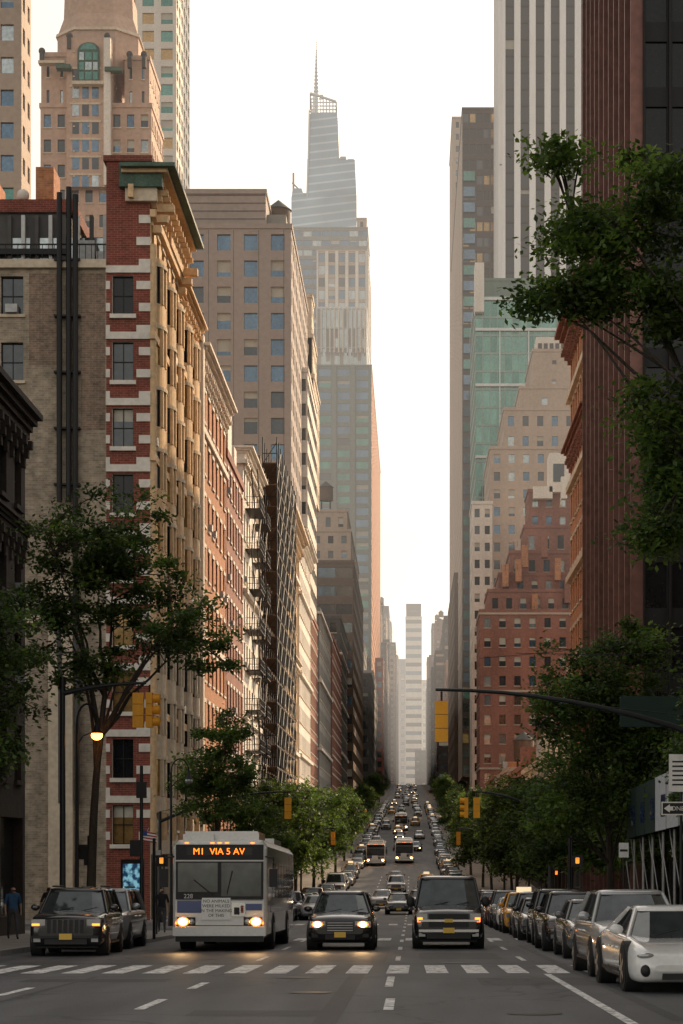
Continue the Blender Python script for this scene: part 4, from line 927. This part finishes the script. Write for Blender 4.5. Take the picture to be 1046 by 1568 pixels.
for y in [50+2.75*k for k in range(9)]:
    g=zr(y)+.14
    for xx in (8.2,12.2): mb.tube([(xx,y,g),(xx,y,g+3.6)],.05,M_hvac if xx<9 else M_steel,6)
    mb.box(8,12.6,y-.06,y+.06,g+3.45,g+3.6,M_steel)
    mb.tube([(8.2,y,g+2.4),(8.2,y+1.2,g+3.5)],.03,M_hvac,5);mb.tube([(8.2,y,g+.3),(8.2,y+2.7,g+2.6)],.022,M_hvac,5)
strip(mb,8,12.6,50,72.5,3.75,shg)
for k in range(8):
    y=50+2.8*k;g=zr(y);mb.poly([(7.95,y,g+3.6),(7.95,y+2.7,g+3.55),(7.95,y+2.7,g+5.3),(7.95,y,g+5.35)],shw if k<5 else shg)
    mb.poly([(7.94,y+.1,g+4.0),(7.94,y+1.2,g+4.0),(7.94,y+1.2,g+4.7),(7.94,y+.1,g+4.7)],B_b)
mb.poly([(8,50,zr(50)+3.6),(12.6,50,zr(50)+3.6),(12.6,50,zr(50)+5.3),(8,50,zr(50)+5.3)],shw);mb.obj('sidewalk_shed')
mb=MB();mb.box(X(950,66),13.1,66,66.2,Z(1113,66),Z(1066,66),shg);mb.box(12,13.1,65.9,66.3,zr(66),Z(1113,66),M_steel);mb.obj('hanging_banner')
mb=MB();d=47;x=X(1043,d);g=zr(d)+.14;mb.tube([(x,d,g),(x,d,g+3.9)],.04,M_steel,6)
z=Z(1238,d);mb.box(x-.48,x+.48,d-.06,d-.045,z-.16,z+.16,B_w);mb.box(x-.45,x+.45,d-.066,d-.061,z-.13,z+.13,BP);mb.poly([(x-.42,d-.07,z),(x-.28,d-.07,z-.1),(x-.28,d-.07,z-.05),(x-.2,d-.07,z-.05),(x-.2,d-.07,z+.05),(x-.28,d-.07,z+.05),(x-.28,d-.07,z+.1)],B_w)
mb.box(x-.3,x+.3,d-.06,d-.045,z+.4,z+1.3,B_w)
for q in range(6): mb.box(x-.22,x+.22-.06*(q%3),d-.066,d-.061,z+.55+q*.11,z+.59+q*.11,BP)
o=mb.obj('one_way_sign');text('ONE WAY',.15,(x+.1,d-.075,z-.05),B_w,o,'sign_text')
SG=mat('sign_green',(.01,.12,.06),.5);
def sign(x,y,h,m=B_w,w=.3,hh=.45,name='parking_sign'):
    mb=MB();g=zr(y)+.14;mb.tube([(x,y,g),(x,y,g+h)],.03,M_steel,6);mb.box(x-w/2,x+w/2,y-.04,y-.03,g+h-hh,g+h,m);mb.box(x-w/2+.03,x+w/2-.03,y-.046,y-.041,g+h-hh*.6,g+h-hh*.45,BP);mb.obj(name)
sign(-9.1,70,3.0);sign(-9.0,76,3,AWN[1]);sign(6.5,60,3);sign(6.5,80,3,AWN[1]);sign(-11.2,47.5,3.2,SG,.9,.2,'street_name_sign')
mb=MB();y=104;x=X(215,y);mb.tube([(x,y+.9,Z(1290,y)),(x+.5,y-.4,Z(1268,y))],.02,M_whm,5)
for k in range(7): mb.poly([(x+.05,y-.3,Z(1272+k*2.2,y)),(x+.9,y-.35,Z(1276+k*2.2,y)),(x+.9,y-.35,Z(1278.2+k*2.2,y)),(x+.05,y-.3,Z(1274.2+k*2.2,y))],AWN[1] if k%2==0 else B_w)
mb.box(x+.03,x+.4,y-.33,y-.3,Z(1280,y),Z(1272,y),B_b);mb.obj('flag')
mb=MB()
for (a,za,b,zb_,y) in ((13.2,Z(935,60),X(735,60),Z(1008,60),60),(13.2,Z(985,58),X(790,58),Z(1000,58),58)):
    mb.tube([(a+(b-a)*t,y,za+(zb_-za)*t-.5*4*t*(1-t)*.3) for t in [k/10 for k in range(11)]],.009,M_steel,4)
mb.obj('overhead_cable')

# ================================================================ PEOPLE
SK=mat('skin',(.42,.26,.19),.6,var=.05);HR=mat('hair',(.03,.02,.015),.7)
def person(x,y,rz,top,legs,h=1.72,ph=.35):
    g=zr(y)+.14;k=h/1.72
    V=[];Ed=[];Rd=[]
    def a(p,r,par=None):
        V.append(Vector(p)*k);Rd.append(r*k)
        if par is not None: Ed.append((par,len(V)-1))
        return len(V)-1
    pel=a((0,0,.95),.15);wa=a((0,0,1.12),.135,pel);ch=a((0,.0,1.32),.16,wa);nk=a((0,0,1.46),.065,ch);hd0=a((0,-.01,1.56),.075,nk);hd=a((0,-.01,1.64),.095,hd0)
    for s in (-1,1):
        hp=a((s*.1,0,.9),.10,pel);kn=a((s*.11,-s*ph*.35-.04,.5),.065,hp);an=a((s*.11,-s*ph*.8+.08,.09),.04,kn);a((s*.12,-s*ph*.8-.1,.035),.035,an)
        sh=a((s*.18,0,1.4),.065,ch);el=a((s*.25,s*ph*.2+.03,1.13),.045,sh);wr=a((s*.26,s*ph*.5-.1,.9),.03,el);pm=a((s*.26,s*ph*.55-.13,.82),.032,wr)
        for f in range(4): a((s*.26+(f-1.5)*.004,s*ph*.55-.165+(f)*.022,.735+abs(f-1.3)*.008),.009,pm)
        a((s*.235,s*ph*.55-.18,.80),.010,pm)
    me=bpy.data.meshes.new('pedestrian');me.from_pydata(V,Ed,[]);o=bpy.data.objects.new('pedestrian',me);bpy.context.scene.collection.objects.link(o)
    md=o.modifiers.new('s','SKIN');
    for i,sv in enumerate(me.skin_vertices[0].data): sv.radius=(Rd[i],Rd[i]*(.75 if i in(0,1,2) else 1));
    me.skin_vertices[0].data[0].use_root=True
    o.modifiers.new('u','SUBSURF').levels=1
    dg=bpy.context.evaluated_depsgraph_get();nm=bpy.data.meshes.new_from_object(o.evaluated_get(dg));o.modifiers.clear();o.data=nm
    nm.materials.clear()
    for m in (top,legs,SK,HR,BP): nm.materials.append(m)
    for p in nm.polygons:
        c=p.center/k;p.use_smooth=True
        if c.z>1.47: mi=3 if (c.z>1.66 or (c.y>.02 and c.z>1.52)) else 2
        elif c.z<.09: mi=4
        elif abs(c.x)>.2 and c.z<1.12: mi=2
        elif c.z<.96: mi=1
        else: mi=0
        p.material_index=mi
    o.location=(x,y,g);o.rotation_euler=(0,0,rz)
T=[mat('blue_shirt',(.04,.12,.25),.8),mat('white_shirt',(.6,.6,.58),.8),mat('dark_jacket',(.03,.03,.035),.8),mat('grey_trousers',(.08,.08,.09),.8),mat('red_shirt',(.3,.06,.05),.8)]
person(X(20,62),62,.3,T[0],T[3]);person(-12.2,66,2.8,T[2],T[3],1.75);person(-9.6,122,.1,T[1],T[3]);person(-10.1,128,3.0,T[2],T[2]);person(-9.2,140,.2,T[4],T[3])
person(-9.3,73,0.1,T[2],T[3],1.7);person(6.9,84,3,T[1],T[3]);person(8,78,.2,T[2],T[3])

# ================================================================ HAZE, LIGHT, CAMERA
hz=bpy.data.materials.new('haze');hz.use_nodes=True;t=hz.node_tree;N=t.nodes;N.clear()
out=N.new('ShaderNodeOutputMaterial');ab=N.new('ShaderNodeVolumeAbsorption');em=N.new('ShaderNodeEmission');ad=N.new('ShaderNodeAddShader')
SG_=.0004
ab.inputs['Color'].default_value=(0,0,0,1);ab.inputs['Density'].default_value=SG_
em.inputs['Color'].default_value=(1,.875,.74,1);em.inputs['Strength'].default_value=SG_*.9
t.links.new(ab.outputs[0],ad.inputs[0]);t.links.new(em.outputs[0],ad.inputs[1]);t.links.new(ad.outputs[0],out.inputs['Volume'])
mb=MB();mb.box(-700,700,160,3000,38,480,hz);mb.obj('atmospheric_haze')

az=math.radians(37);el=math.radians(25)
w=bpy.data.worlds.new('World');bpy.context.scene.world=w;w.use_nodes=True;t=w.node_tree;N=t.nodes;bg=N['Background']
sk=N.new('ShaderNodeTexSky');sk.sky_type='NISHITA';sk.sun_disc=False;sk.sun_elevation=el;sk.sun_rotation=az;sk.dust_density=3;sk.air_density=1.4;sk.ozone_density=.6
hs=N.new('ShaderNodeHueSaturation');hs.inputs['Saturation'].default_value=.28
mx=N.new('ShaderNodeMix');mx.data_type='RGBA';mx.blend_type='MULTIPLY';mx.inputs[0].default_value=1;mx.inputs[7].default_value=(1.68,1.52,1.34,1)
t.links.new(sk.outputs[0],hs.inputs['Color']);t.links.new(hs.outputs[0],mx.inputs[6]);t.links.new(mx.outputs[2],bg.inputs['Color']);bg.inputs['Strength'].default_value=.15
sd=Vector((math.sin(az)*math.cos(el),math.cos(az)*math.cos(el),math.sin(el)))
l=bpy.data.lights.new('sun','SUN');l.energy=5;l.angle=math.radians(.6);l.color=(1,.70,.40);o=bpy.data.objects.new('sun',l);bpy.context.scene.collection.objects.link(o);o.rotation_euler=sd.to_track_quat('Z','Y').to_euler();o.location=(100,200,300)
for (x,y,h) in ((-6.25,53.5,.8),(-4.25,53.5,.8),(-2.6,54.3,.7),(-1.36,54.3,.7)):
    l=bpy.data.lights.new('headlamp_beam','SPOT');l.energy=90;l.color=(1,.62,.28);l.spot_size=math.radians(44);l.spot_blend=1;l.shadow_soft_size=.08
    o=bpy.data.objects.new('headlamp_beam',l);bpy.context.scene.collection.objects.link(o);o.location=(x,y-.15,zr(y)+h);o.rotation_euler=Vector((0,1,.12)).to_track_quat('Z','Y').to_euler()
c=bpy.data.cameras.new('camera');cam=bpy.data.objects.new('camera',c);bpy.context.scene.collection.objects.link(cam)
c.sensor_fit='VERTICAL';c.sensor_height=36;c.sensor_width=24;c.lens=F/1568*36;c.shift_x=-(VX-523)/1568;c.shift_y=(VY-784)/1568
cam.location=(0,0,CH);cam.rotation_euler=(math.pi/2,0,0);c.clip_end=12000;c.clip_start=.1
sc=bpy.context.scene;sc.camera=cam;sc.view_settings.view_transform='Standard';sc.view_settings.look='None';sc.view_settings.exposure=0
